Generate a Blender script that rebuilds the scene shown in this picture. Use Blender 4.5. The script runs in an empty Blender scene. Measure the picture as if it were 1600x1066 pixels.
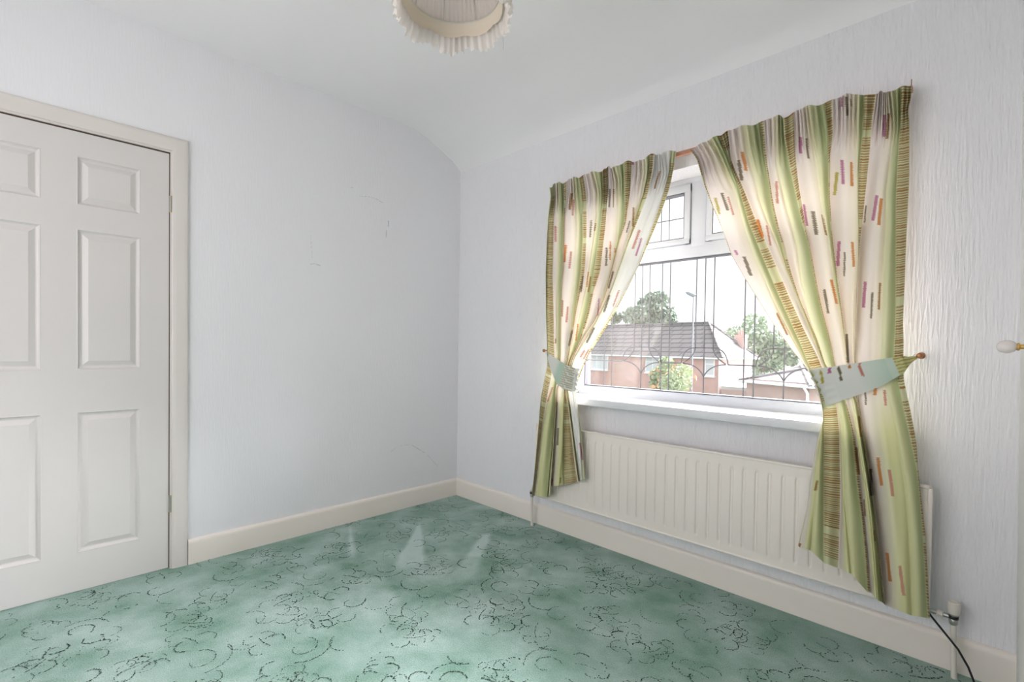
import bpy, bmesh, math, random
import numpy as np
from mathutils import Matrix, Vector

random.seed(7); RNG = np.random.default_rng(7)
scene = bpy.context.scene
COL = scene.collection

# ------------------------------------------------------------------ camera
F = 763.57; PPX, PPY = 802.6, 555.0
CAM = np.array([2.81816, -2.27303, 1.09691])
yaw, pitch, roll = np.radians([-44.64066, -0.99062, 0.82496])
_f = np.array([math.sin(yaw)*math.cos(pitch), math.cos(yaw)*math.cos(pitch), math.sin(pitch)])
_r = np.cross(_f, [0, 0, 1.0]); _r /= np.linalg.norm(_r); _u = np.cross(_r, _f)
R = np.array([math.cos(roll)*_r + math.sin(roll)*_u, -math.sin(roll)*_r + math.cos(roll)*_u, _f])
cam = bpy.data.objects.new('camera', bpy.data.cameras.new('camera'))
COL.objects.link(cam); scene.camera = cam
cam.data.sensor_width = 36; cam.data.lens = F/1600*36
cam.data.shift_x = (800-PPX)/1600; cam.data.shift_y = (PPY-533)/1600
cam.data.clip_start = 0.01; cam.data.clip_end = 2000
M = Matrix.Identity(4)
for i in range(3):
    M[i][0] = R[0][i]; M[i][1] = R[1][i]; M[i][2] = -R[2][i]; M[i][3] = CAM[i]
cam.matrix_world = M

# ------------------------------------------------------------------ world, sun, exposure
SKY, SUN, EXPO, ROOM = 1.0, 28.0, 0.76, 15.0
world = bpy.data.worlds.new('overcast_sky'); scene.world = world; world.use_nodes = True
bg = world.node_tree.nodes['Background']
bg.inputs[0].default_value = (0.93, 0.965, 1.0, 1); bg.inputs[1].default_value = SKY
sun_l = bpy.data.lights.new('veiled_sun', 'SUN'); sun_l.energy = SUN; sun_l.angle = math.radians(66)
sun_l.color = (1.0, 0.935, 1.0)
sun = bpy.data.objects.new('veiled_sun', sun_l); COL.objects.link(sun)
_d = Vector((-0.22, -1.0, -0.64)).normalized()          # light travels in through the window
sun.rotation_euler = _d.to_track_quat('-Z', 'Y').to_euler()
# added fill light on the unseen rear wall, evens out the room brightness
fill_l = bpy.data.lights.new('added_rear_fill', 'AREA'); fill_l.shape = 'RECTANGLE'; fill_l.size = 1.9; fill_l.size_y = 1.25; fill_l.energy = ROOM
fill_l.color = (1.0, 0.94, 0.965)
fill_ob = bpy.data.objects.new('added_rear_fill', fill_l); COL.objects.link(fill_ob); fill_ob.location = (1.45, -3.262, 1.42); fill_ob.rotation_euler = (math.radians(90), 0, 0)
vs = scene.view_settings
vs.view_transform = 'Standard'; vs.look = 'None'; vs.gamma = 1.0; vs.use_curve_mapping = False
vs.exposure = EXPO

# ------------------------------------------------------------------ helpers
def ray(x, y): return R.T @ np.array([(x-PPX)/F, -(y-PPY)/F, 1.0])
def on_y(x, y, Y): d = ray(x, y); return CAM + d*((Y-CAM[1])/d[1])
def on_x(x, y, X): d = ray(x, y); return CAM + d*((X-CAM[0])/d[0])
def on_z(x, y, Z): d = ray(x, y); return CAM + d*((Z-CAM[2])/d[2])
def at_depth(x, y, D): return CAM + ray(x, y)*D

def srgb(r, g, b):
    f = lambda c: (c/255/12.92) if c/255 <= .04045 else ((c/255+.055)/1.055)**2.4
    return (f(r), f(g), f(b))

def link(o, parent=None):
    COL.objects.link(o)
    if parent is not None: o.parent = parent
    return o
def mesh_obj(name, verts, faces, mat, parent=None, smooth=False):
    me = bpy.data.meshes.new(name); me.from_pydata([tuple(map(float, v)) for v in verts], [], faces); me.update()
    if mat: me.materials.append(mat)
    if smooth: me.polygons.foreach_set('use_smooth', [True]*len(me.polygons))
    return link(bpy.data.objects.new(name, me), parent)
def bm_obj(name, bm, mat, parent=None, smooth=False):
    bmesh.ops.recalc_face_normals(bm, faces=bm.faces)
    me = bpy.data.meshes.new(name); bm.to_mesh(me); bm.free()
    if mat: me.materials.append(mat)
    if smooth:
        me.polygons.foreach_set('use_smooth', [True]*len(me.polygons))
        if smooth != 2: me.set_sharp_from_angle(angle=math.radians(40))
    return link(bpy.data.objects.new(name, me), parent)
def add_box(bm, x0, x1, y0, y1, z0, z1, bev=0, seg=2):
    r = bmesh.ops.create_cube(bm, size=1)
    for v in r['verts']:
        v.co = Vector(((x0+x1)/2+v.co.x*(x1-x0), (y0+y1)/2+v.co.y*(y1-y0), (z0+z1)/2+v.co.z*(z1-z0)))
    if bev:
        es = set(e for v in r['verts'] for e in v.link_edges)
        bmesh.ops.bevel(bm, geom=list(es), offset=bev, segments=seg, affect='EDGES', profile=.5)
def box(name, x0, x1, y0, y1, z0, z1, mat, parent=None, bev=0, seg=2):
    bm = bmesh.new(); add_box(bm, min(x0,x1), max(x0,x1), min(y0,y1), max(y0,y1), min(z0,z1), max(z0,z1), bev, seg)
    return bm_obj(name, bm, mat, parent, smooth=bool(bev))
def add_tube(bm, pts, rad, n=8, cap=True):
    pts = [Vector(p) for p in pts]; rings = []
    rad = rad if isinstance(rad, (list, tuple)) else [rad]*len(pts)
    up = None
    for i, p in enumerate(pts):
        t = (pts[min(i+1, len(pts)-1)]-pts[max(i-1, 0)]).normalized()
        if up is None: up = Vector((0, 0, 1)) if abs(t.z) < .9 else Vector((1, 0, 0))
        a = t.cross(up).normalized(); b = a.cross(t).normalized(); up = b
        rings.append([bm.verts.new(p + (a*math.cos(2*math.pi*k/n)+b*math.sin(2*math.pi*k/n))*rad[i]) for k in range(n)])
    for r0, r1 in zip(rings, rings[1:]):
        for k in range(n): bm.faces.new((r0[k], r0[(k+1) % n], r1[(k+1) % n], r1[k]))
    if cap: bm.faces.new(rings[0][::-1]); bm.faces.new(rings[-1])
def tube(name, pts, rad, mat, parent=None, n=8):
    bm = bmesh.new(); add_tube(bm, pts, rad, n); return bm_obj(name, bm, mat, parent, smooth=True)
def lathe(name, prof, c, mat, parent=None, n=32, axis='z', smooth=True):
    bm = bmesh.new(); rings = []
    for (r, h) in prof:
        ring = []
        for k in range(n):
            a = 2*math.pi*k/n; p = (r*math.cos(a), r*math.sin(a), h)
            if axis == 'x': p = (p[2], p[0], p[1])
            elif axis == 'y': p = (p[0], p[2], p[1])
            ring.append(bm.verts.new((c[0]+p[0], c[1]+p[1], c[2]+p[2])))
        rings.append(ring)
    for r0, r1 in zip(rings, rings[1:]):
        for k in range(n): bm.faces.new((r0[k], r0[(k+1) % n], r1[(k+1) % n], r1[k]))
    if prof[0][0] > 1e-6: pass
    bmesh.ops.remove_doubles(bm, verts=bm.verts, dist=1e-6)
    return bm_obj(name, bm, mat, parent, smooth=smooth)
def empty(name, loc, label, cat, group=None):
    o = bpy.data.objects.new(name, None); o.empty_display_size = .1; COL.objects.link(o)
    o['_loc'] = 0; del o['_loc']
    tag(o, label, cat, group); return o
def tag(o, label=None, cat=None, group=None, kind=None):
    if label: o['label'] = label
    if cat: o['category'] = cat
    if group: o['group'] = group
    if kind: o['kind'] = kind
    return o
def struct(o, label): o['kind'] = 'structure'; o['label'] = label; return o

# ------------------------------------------------------------------ materials
def nodes_of(m): return m.node_tree.nodes, m.node_tree.links
def mat(name, col, rough=.6, metal=0, bump=None, var=None, spec=.5, sheen=0, trans=0):
    """bump=(scale xyz, strength, distance, detail); var=(scale, amount): slight colour mottling"""
    m = bpy.data.materials.new(name); m.use_nodes = True; N, L = nodes_of(m); p = N['Principled BSDF']
    p.inputs['Base Color'].default_value = (*col, 1); p.inputs['Roughness'].default_value = rough
    p.inputs['Metallic'].default_value = metal; p.inputs['Specular IOR Level'].default_value = spec
    if sheen: p.inputs['Sheen Weight'].default_value = sheen; p.inputs['Sheen Roughness'].default_value = .4
    tc = N.new('ShaderNodeTexCoord')
    if bump:
        mp = N.new('ShaderNodeMapping'); mp.inputs['Scale'].default_value = bump[0]
        nz = N.new('ShaderNodeTexNoise'); nz.inputs['Scale'].default_value = 1; nz.inputs['Detail'].default_value = bump[3]
        bp = N.new('ShaderNodeBump'); bp.inputs['Strength'].default_value = bump[1]; bp.inputs['Distance'].default_value = bump[2]
        L.new(tc.outputs['Object'], mp.inputs[0]); L.new(mp.outputs[0], nz.inputs['Vector'])
        L.new(nz.outputs[0], bp.inputs['Height']); L.new(bp.outputs[0], p.inputs['Normal'])
    if var:
        n2 = N.new('ShaderNodeTexNoise'); n2.inputs['Scale'].default_value = var[0]; n2.inputs['Detail'].default_value = 4
        mx = N.new('ShaderNodeMix'); mx.data_type = 'RGBA'
        mx.inputs[6].default_value = (*[c*(1-var[1]) for c in col], 1); mx.inputs[7].default_value = (*[min(1, c*(1+var[1])) for c in col], 1)
        L.new(tc.outputs['Object'], n2.inputs['Vector']); L.new(n2.outputs[0], mx.inputs[0]); L.new(mx.outputs[2], p.inputs['Base Color'])
    return m

M_WALL = mat('textured_wallpaper', (.865, .868, .885), .7, bump=((135, 135, 15), .85, .007, 3), var=(1.2, .012))
M_WALLA = mat('textured_wallpaper_fine', (.865, .868, .885), .7, bump=((130, 130, 16), .24, .0045, 3), var=(1.2, .012))
M_CEIL = mat('ceiling_paint', (.91, .905, .905), .8, bump=((40, 40, 40), .18, .004, 4))
M_CREAM = mat('cream_gloss_paint', (.89, .83, .755), .35, bump=((6, 6, 6), .05, .004, 2))
M_DOOR = mat('door_paint', (.72, .695, .67), .38, bump=((60, 60, 4), .05, .002, 3))
M_TRIM = mat('trim_paint', (.75, .71, .665), .38)
M_RAD = mat('radiator_enamel', (.87, .81, .74), .3)
M_UPVC = mat('white_upvc', (.62, .65, .70), .5, spec=.3)
M_SILL = mat('sill_gloss_white', (.76, .775, .79), .35)
M_SEAL = mat('rubber_gasket', (.13, .13, .15), .6)
M_LEAD = mat('lead_strip', (.20, .20, .215), .5, 0)
M_METAL = mat('dull_chrome', (.5, .5, .48), .3, .9)
M_BRASS = mat('brass', (.72, .48, .16), .28, .9)
M_COPPER = mat('copper_brown', (.36, .17, .08), .35, .8)
M_BLACK = mat('black_plastic', (.012, .012, .013), .4)
M_DARK = mat('brown_gap_shade', (.08, .05, .035), .8)  # dark brown that stands in for shade in the door gap
M_RAILM = mat('red_pine_batten', (.62, .30, .20), .55, var=(9, .15))
M_PIPE = mat('pipe_paint', (.78, .74, .66), .4)
def sheer(m, col, fac):
    N, L = nodes_of(m); tr = N.new('ShaderNodeBsdfTranslucent'); tr.inputs[0].default_value = (*col, 1); mx = N.new('ShaderNodeMixShader'); mx.inputs[0].default_value = fac
    L.new(N['Principled BSDF'].outputs[0], mx.inputs[1]); L.new(tr.outputs[0], mx.inputs[2]); L.new(mx.outputs[0], N['Material Output'].inputs[0]); return m
M_LACE = sheer(mat('lace', (.90, .86, .82), .8), (.90, .86, .82), .45)
M_ROD = mat('thread', (.7, .68, .62), .8)

def glass_mat():
    m = bpy.data.materials.new('window_glass'); m.use_nodes = True; N, L = nodes_of(m)
    N.remove(N['Principled BSDF']); out = N['Material Output']
    t = N.new('ShaderNodeBsdfTransparent'); t.inputs[0].default_value = (.97, .985, .98, 1)
    g = N.new('ShaderNodeBsdfGlossy'); g.inputs['Roughness'].default_value = .02
    fr = N.new('ShaderNodeFresnel'); fr.inputs[0].default_value = 1.35
    mx = N.new('ShaderNodeMixShader'); L.new(fr.outputs[0], mx.inputs[0]); L.new(t.outputs[0], mx.inputs[1]); L.new(g.outputs[0], mx.inputs[2])
    L.new(mx.outputs[0], out.inputs[0]); return m
M_GLASS = glass_mat()

def cloth_mat(name, fac=.42, attr='col', bumpd=.0008):
    m = bpy.data.materials.new(name); m.use_nodes = True; N, L = nodes_of(m); p = N['Principled BSDF']; out = N['Material Output']
    p.inputs['Roughness'].default_value = .75; p.inputs['Specular IOR Level'].default_value = .25
    a = N.new('ShaderNodeAttribute'); a.attribute_name = attr
    tr = N.new('ShaderNodeBsdfTranslucent')
    tc = N.new('ShaderNodeTexCoord'); nz = N.new('ShaderNodeTexNoise'); nz.inputs['Scale'].default_value = 320; nz.inputs['Detail'].default_value = 2
    bp = N.new('ShaderNodeBump'); bp.inputs['Strength'].default_value = .25; bp.inputs['Distance'].default_value = bumpd
    L.new(tc.outputs['Object'], nz.inputs['Vector']); L.new(nz.outputs[0], bp.inputs['Height']); L.new(bp.outputs[0], p.inputs['Normal'])
    mx = N.new('ShaderNodeMixShader'); mx.inputs[0].default_value = fac
    ty = N.new('ShaderNodeMix'); ty.data_type = 'RGBA'; ty.blend_type = 'MULTIPLY'; ty.inputs[0].default_value = 1; ty.inputs[7].default_value = (1, .97, .87, 1)
    L.new(a.outputs['Color'], ty.inputs[6])
    L.new(a.outputs['Color'], p.inputs['Base Color']); L.new(ty.outputs[2], tr.inputs[0])
    L.new(p.outputs[0], mx.inputs[1]); L.new(tr.outputs[0], mx.inputs[2]); L.new(mx.outputs[0], out.inputs[0]); return m
M_CURT = cloth_mat('printed_curtain_cotton', .10)
M_HEAD = cloth_mat('printed_curtain_heading', .06)
M_TIE = cloth_mat('printed_tieback_cotton', .12)

def carpet_mat():
    m = bpy.data.materials.new('green_cut_pile_carpet'); m.use_nodes = True; N, L = nodes_of(m); p = N['Principled BSDF']
    p.inputs['Roughness'].default_value = .9; p.inputs['Specular IOR Level'].default_value = .15
    p.inputs['Sheen Weight'].default_value = .25; p.inputs['Sheen Roughness'].default_value = .35
    p.inputs['Sheen Tint'].default_value = (.85, .95, .95, 1)
    tc = N.new('ShaderNodeTexCoord'); at = N.new('ShaderNodeAttribute'); at.attribute_name = 'pile'
    n1 = N.new('ShaderNodeTexNoise'); n1.inputs['Scale'].default_value = 4.2; n1.inputs['Detail'].default_value = 5; n1.inputs['Roughness'].default_value = .55; n1.inputs['Distortion'].default_value = .15
    n2 = N.new('ShaderNodeTexNoise'); n2.inputs['Scale'].default_value = 260; n2.inputs['Detail'].default_value = 2
    for n in (n1, n2): L.new(tc.outputs['Object'], n.inputs['Vector'])
    a1 = N.new('ShaderNodeMath'); a1.operation = 'MULTIPLY_ADD'; a1.inputs[1].default_value = 1.1; a1.inputs[2].default_value = -.17
    L.new(n1.outputs[0], a1.inputs[0])
    a2 = N.new('ShaderNodeMath'); a2.operation = 'MULTIPLY_ADD'; a2.inputs[1].default_value = .55; L.new(n2.outputs[0], a2.inputs[0]); L.new(a1.outputs[0], a2.inputs[2])
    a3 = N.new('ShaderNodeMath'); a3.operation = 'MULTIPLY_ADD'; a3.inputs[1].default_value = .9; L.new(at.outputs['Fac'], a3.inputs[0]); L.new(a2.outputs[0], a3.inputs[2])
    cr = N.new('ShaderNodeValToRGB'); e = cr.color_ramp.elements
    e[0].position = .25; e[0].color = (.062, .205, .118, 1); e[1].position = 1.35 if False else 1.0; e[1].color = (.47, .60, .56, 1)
    L.new(a3.outputs[0], cr.inputs[0]); L.new(cr.outputs[0], p.inputs['Base Color'])
    bp = N.new('ShaderNodeBump'); bp.inputs['Strength'].default_value = .6; bp.inputs['Distance'].default_value = .004
    L.new(n2.outputs[0], bp.inputs['Height']); L.new(bp.outputs[0], p.inputs['Normal']); return m
M_CARPET = carpet_mat()
M_CARVE = mat('carved_pile_line', (.018, .05, .035), .95)

# ------------------------------------------------------------------ room shell
ZC = 2.555; XR = 3.45; YB = -3.30
CEIL_PROF = [(YB-.1, ZC), (-.50, ZC), (-.40, 2.549), (-.30, 2.524), (-.20, 2.484), (-.12, 2.447), (-.065, 2.422), (-.03, 2.398), (.0, 2.364), (.02, 2.345)]
# floor with a fine grid so that the hoover marks in the pile are held as an attribute
def build_floor():
    nx, ny = 345, 330
    xs = np.linspace(-.02, XR, nx+1); ys = np.linspace(YB, .02, ny+1)
    X, Y = np.meshgrid(xs, ys); v = np.stack([X, Y, np.zeros_like(X)], -1).reshape(-1, 3)
    idx = np.arange((nx+1)*(ny+1)).reshape(ny+1, nx+1)
    f = np.stack([idx[:-1, :-1], idx[:-1, 1:], idx[1:, 1:], idx[1:, :-1]], -1).reshape(-1, 4)
    o = mesh_obj('floor', v, f.tolist(), M_CARPET)
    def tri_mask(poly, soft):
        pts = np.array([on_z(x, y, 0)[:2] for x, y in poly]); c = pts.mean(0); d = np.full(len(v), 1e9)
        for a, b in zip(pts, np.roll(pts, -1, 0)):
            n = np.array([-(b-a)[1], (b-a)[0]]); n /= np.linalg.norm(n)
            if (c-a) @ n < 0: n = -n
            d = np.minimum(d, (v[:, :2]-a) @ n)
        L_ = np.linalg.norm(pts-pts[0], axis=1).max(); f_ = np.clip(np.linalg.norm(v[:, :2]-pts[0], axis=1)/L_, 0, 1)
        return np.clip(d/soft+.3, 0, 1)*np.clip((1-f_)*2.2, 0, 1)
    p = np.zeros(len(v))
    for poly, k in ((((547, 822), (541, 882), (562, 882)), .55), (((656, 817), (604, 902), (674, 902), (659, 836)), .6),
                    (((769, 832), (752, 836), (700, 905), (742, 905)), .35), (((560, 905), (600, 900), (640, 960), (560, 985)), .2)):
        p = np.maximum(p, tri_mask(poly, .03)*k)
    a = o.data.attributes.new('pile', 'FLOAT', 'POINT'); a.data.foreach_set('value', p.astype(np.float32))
    return struct(o, 'sea green cut pile carpet with carved scroll pattern')
floor = build_floor()
# carved scroll lines: short dark ticks along repeated leaf and spiral curves
def carve_motif(k):
    C = []
    def arc(cx, cy, r, a0, a1, r2=None, n=14):
        r2 = r if r2 is None else r2
        C.append([(cx+(r+(r2-r)*t)*math.cos(math.radians(a0+(a1-a0)*t)), cy+(r+(r2-r)*t)*math.sin(math.radians(a0+(a1-a0)*t))) for t in np.linspace(0, 1, n)])
    def leaf(x, y, ang, ln, curl, nb, r):
        sp = []
        for t in np.linspace(0, 1, 10): sp.append((x+ln*t*math.cos(ang+curl*t), y+ln*t*math.sin(ang+curl*t), ang+2*curl*t))
        C.append([(q[0], q[1]) for q in sp[2:8]])
        for sd in (1, -1):
            for k_ in range(nb):
                q = sp[int(9*(k_+1)/(nb+.4))]; rr_ = r*(1.1-.5*k_/nb); a = math.degrees(q[2])
                cx, cy = q[0]-sd*math.sin(q[2])*rr_*.9, q[1]+sd*math.cos(q[2])*rr_*.9
                arc(cx, cy, rr_, a+sd*150, a-sd*20, rr_*1.15, 9)
        q = sp[-1]; arc(q[0], q[1], r*.7, math.degrees(q[2])-80, math.degrees(q[2])+80, None, 8)
    if k == 0:
        arc(0, 0, .018, 60, 330, .044, 18); arc(.0, .0, .060, 160, 270, .074); leaf(-.05, .03, 2.3, .11, .5, 3, .024); leaf(.03, .05, 1.0, .10, -.5, 2, .022); leaf(.05, -.03, -.5, .10, .6, 2, .022); arc(-.02, -.11, .045, 40, 160)
    elif k == 1:
        leaf(0, 0, .4, .13, .7, 3, .024); leaf(0, 0, 2.6, .12, -.6, 3, .022); arc(.02, -.05, .05, 20, 190, .035); arc(-.04, .07, .035, 250, 60, .02)
    else:
        arc(0, 0, .016, 200, -50, .046, 16); leaf(.02, .05, 1.5, .12, .7, 3, .024); leaf(-.05, -.02, 3.6, .10, -.5, 2, .022); arc(.08, -.03, .05, 150, 20)
    return C
def build_carving():
    V, Fc = [], []
    def tick(x, y, a, l, w):
        c, s = math.cos(a), math.sin(a); b = len(V)
        for dx, dy in ((-l, -w*.6), (l*.2, -w), (l, w*.3), (-l*.3, w)): V.append((x+dx*c-dy*s, y+dx*s+dy*c, .0016))
        Fc.append((b, b+1, b+2, b+3))
    rr = random.Random(3); row = 0; y = YB+.06
    while y < -.03:
        x = .04 + (.17 if row % 2 else 0); i = 0
        while x < 2.83:
            rot = rr.uniform(-.5, .5) + (math.pi if (row+i) % 2 else 0); sc = rr.uniform(1.2, 1.5); fl = rr.choice((-1, 1))
            for cv in carve_motif((i*2+row) % 3):
                if rr.random() < .12: continue
                w = rr.uniform(.0013, .0028); heavy = rr.random() < .55
                P = [(x+sc*(px*fl*math.cos(rot)-py*math.sin(rot)), y+sc*(px*fl*math.sin(rot)+py*math.cos(rot))) for px, py in cv]
                for (ax, ay), (bx, by) in zip(P, P[1:]):
                    n = max(1, int(math.hypot(bx-ax, by-ay)/.0055))
                    for q in range(n):
                        if rr.random() < (.06 if heavy else .28): continue
                        t = (q+.5)/n; tx, ty = ax+(bx-ax)*t, ay+(by-ay)*t
                        if not (.012 < tx < 2.84 and YB+.03 < ty < -.03): continue
                        tick(tx+rr.gauss(0, .0012), ty+rr.gauss(0, .0012), math.atan2(by-ay, bx-ax)+rr.gauss(0, .25), rr.uniform(.0028, .0050), w*rr.uniform(.6, 1.3))
            x += .34; i += 1
        y += .28; row += 1
    return tag(mesh_obj('carved_scroll_line', V, Fc, M_CARVE, floor), kind='stuff')
build_carving()

# left wall (holds the door opening)
DY0, DY1, DZ = -2.545, -1.752, 2.012            # door opening
WA = bmesh.new()
for y0, y1, z0, z1 in ((YB-.1, DY0, -.05, 2.60), (DY1, .30, -.05, 2.60), (DY0, DY1, DZ, 2.60)): add_box(WA, -.12, 0, y0, y1, z0, z1)
wall_left = struct(bm_obj('wall_left', WA, M_WALLA), 'off white papered wall beside the white panelled door')
# scuffs and a hairline crack on the left wall
M_SCUFF = mat('grey_scuff', (.42, .42, .43), .8)
M_SCUFF2 = mat('faint_grey_scuff', (.62, .63, .64), .8)
def scuff(pts, w, m, dashed=0):
    V, Fc = [], []; rr = random.Random(len(pts)*7+int(w*1e5))
    P = [on_x(x, y, .0008) for x, y in pts]; Q = []
    for a, b in zip(P, P[1:]):
        for t in np.linspace(0, 1, 8, endpoint=False): Q.append(a+(b-a)*t)
    for i, (a, b) in enumerate(zip(Q, Q[1:])):
        if rr.random() < dashed: continue
        d = (b-a)/max(1e-9, np.linalg.norm(b-a)); n = np.array([0, -d[2], d[1]])*w*rr.uniform(.4, 1.3); k = len(V)
        V += [a-n, b-n*.8, b+n*.8, a+n]; Fc.append((k, k+1, k+2, k+3))
    mesh_obj('scuff_mark', V, Fc, m, wall_left)
scuff([(607, 345), (606, 356)], .0022, M_SCUFF, .1)
scuff([(604, 357), (603, 374)], .0028, M_SCUFF2, .2)
scuff([(560, 306), (575, 307), (588, 311), (600, 318)], .0018, M_SCUFF2, .35)
scuff([(610, 707), (620, 699), (632, 695), (644, 696)], .0012, M_SCUFF2, .4)
scuff([(644, 696), (654, 702), (666, 709)], .0022, M_SCUFF2, .1)
scuff([(668, 711), (676, 720), (686, 730)], .0014, M_SCUFF2, .1)
scuff([(485, 360), (487, 388), (488, 405)], .0012, M_SCUFF2, .5)
scuff([(484, 413), (492, 412), (502, 416)], .0024, M_SCUFF2, .35)
scuff([(548, 293), (552, 294)], .002, M_SCUFF2, .1)

# window wall with its opening
WX0, WX1, WZ0, WZ1 = .985, 2.527, .80, 1.978
WB = bmesh.new()
for x0, x1, z0, z1 in ((-.12, WX0, -.05, 2.60), (WX1, XR+.12, -.05, 2.60), (WX0, WX1, -.05, WZ0), (WX0, WX1, WZ1, 2.60)): add_box(WB, x0, x1, 0, .28, z0, z1)
struct(bm_obj('wall_front', WB, M_WALL), 'off white textured wall around the window')
struct(box('wall_back', -.12, XR+.12, YB-.12, YB, -.05, 2.60, M_WALLA), 'off white papered wall opposite the window')
struct(box('wall_right', XR, XR+.12, YB-.12, .28, -.05, 2.60, M_WALLA), 'off white papered wall behind the fitted cupboard')
fill_frame = bpy.data.objects.new('added_fill_frame', None); COL.objects.link(fill_frame); struct(fill_frame, 'added white frame around the fill light opposite the leaded window')  # made-up unseen window frame, added to surround the rear fill light
for nm, x0, x1, z0, z1 in (('frame_bottom', .43, 2.47, .73, .79), ('frame_top', .43, 2.47, 2.05, 2.11), ('frame_side', .43, .495, .79, 2.05), ('frame_side', 2.405, 2.47, .79, 2.05)): box(nm, x0, x1, YB-.01, YB+.045, z0, z1, M_UPVC, fill_frame, bev=.005)
# ceiling with its soft slope down to the window wall
V, Fc = [], []
for x in (-.12, XR+.12):
    for y, z in CEIL_PROF: V.append((x, y, z))
    for y, z in CEIL_PROF: V.append((x, y, 2.72))
n = len(CEIL_PROF)
for i in range(n-1):
    Fc.append((i, i+1, 2*n+i+1, 2*n+i)); Fc.append((n+i, 3*n+i, 3*n+i+1, n+i+1))
bmc = bmesh.new()
vv = [bmc.verts.new(v) for v in V]
for f in Fc: bmc.faces.new([vv[i] for i in f])
bmc.faces.new([vv[i] for i in (0, 2*n, 3*n, n)]); bmc.faces.new([vv[i] for i in (n-1, 2*n-1, 4*n-1, 3*n-1)])
bmc.faces.new([vv[i] for i in list(range(n))+list(range(2*n-1, n-1, -1))]); bmc.faces.new([vv[2*n+i] for i in list(range(n))+list(range(2*n-1, n-1, -1))])
struct(bm_obj('ceiling', bmc, M_CEIL, smooth=True), 'white ceiling sloping down softly above the window wall')

def skirting(name, p0, p1, inward, h, label):
    """profile swept from p0 to p1; inward = unit vector into the room"""
    prof = [(0, 0), (.016, 0), (.016, h-.022), (.0145, h-.010), (.010, h-.003), (.004, h), (0, h)]
    a, b = Vector((*p0, 0)), Vector((*p1, 0)); iw = Vector((*inward, 0)); bm = bmesh.new(); rings = []
    for p in (a, b): rings.append([bm.verts.new(p+iw*d+Vector((0, 0, z))) for d, z in prof])
    for i in range(len(prof)-1): bm.faces.new((rings[0][i], rings[0][i+1], rings[1][i+1], rings[1][i]))
    for r in rings: bm.faces.new(r)
    return struct(bm_obj(name, bm, M_CREAM, smooth=True), label)
skirting('baseboard_left', (0, -1.690), (0, 0), (1, 0), .122, 'cream skirting board along the door wall')
skirting('baseboard_front', (0, 0), (2.90, 0), (0, -1), .122, 'cream skirting board under the radiator')
skirting('baseboard_back', (0, YB), (XR, YB), (0, 1), .122, 'cream skirting board opposite the window')

# ------------------------------------------------------------------ door
door = bpy.data.objects.new('door_1', None); COL.objects.link(door); struct(door, 'closed white six panel door with exposed butt hinges')
LY0, LY1, LZ0, LZ1 = -2.530, -1.7685, .006, 1.991
cols = ((-2.417, -2.208), (-2.098, -1.877)); rows = ((.172, .786), (.970, 1.576), (1.680, 1.888))
bmd = bmesh.new()
ys = sorted({LY0, LY1, *[a for c in cols for a in c]}); zs = sorted({LZ0, LZ1, *[a for r in rows for a in r]})
FX = -.004                                             # front face of the leaf
grid = {}
for y in ys:
    for z in zs: grid[y, z] = bmd.verts.new((FX, y, z))
for i in range(len(ys)-1):
    for j in range(len(zs)-1):
        y0, y1, z0, z1 = ys[i], ys[i+1], zs[j], zs[j+1]
        if (y0, y1) in cols and (z0, z1) in rows: continue
        bmd.faces.new([grid[a] for a in ((y0, z0), (y1, z0), (y1, z1), (y0, z1))])
ext = bmesh.ops.extrude_edge_only(bmd, edges=[e for e in bmd.edges if len(e.link_faces) == 1 and (e.verts[0].co.y in (LY0, LY1) and e.verts[1].co.y == e.verts[0].co.y or abs(e.verts[0].co.z-LZ0) < 1e-4 and abs(e.verts[1].co.z-LZ0) < 1e-4 or abs(e.verts[0].co.z-LZ1) < 1e-4 and abs(e.verts[1].co.z-LZ1) < 1e-4)])
for v in ext['geom']:
    if isinstance(v, bmesh.types.BMVert): v.co.x -= .036
bm_obj('leaf', bmd, M_DOOR, door)
for (y0, y1) in cols:                                  # moulded raised-and-fielded panels
    for (z0, z1) in rows:
        bm = bmesh.new(); prev = None
        for ins, d in ((0, 0), (.003, .001), (.009, -.008), (.014, -.0105), (.018, -.0105), (.036, -.002), (.038, -.001)):
            x = FX+d
            ring = [bm.verts.new((x, *p)) for p in ((y0+ins, z0+ins), (y1-ins, z0+ins), (y1-ins, z1-ins), (y0+ins, z1-ins))]
            if prev:
                for k in range(4): bm.faces.new((prev[k], prev[(k+1) % 4], ring[(k+1) % 4], ring[k]))
            prev = ring
        bm.faces.new(prev); bm_obj('panel', bm, M_DOOR, door)
for zc, L in ((1.753, .075), (.316, .078)):
    h = tube('hinge', [(.001, -1.7625, zc-L/2), (.001, -1.7625, zc+L/2)], .0048, M_METAL, door, 10)
    box('hinge_leaf', -.004, .0006, -1.768, -1.7545, zc-L/2, zc+L/2, M_METAL, h)
    for dz in (-.5, -.17, .17, .5): lathe('knuckle_ring', [(0, -.0016), (.0056, -.0016), (.0056, .0016), (0, .0016)], (.001, -1.7625, zc+dz*L), M_BRASS, h, 10)
    for dz in (-.3, .3): lathe('screw', [(.003, 0), (.0025, .001), (0, .0013)], (-.0005, -1.7575, zc+dz*L), M_METAL, h, 8, 'x')
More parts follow.
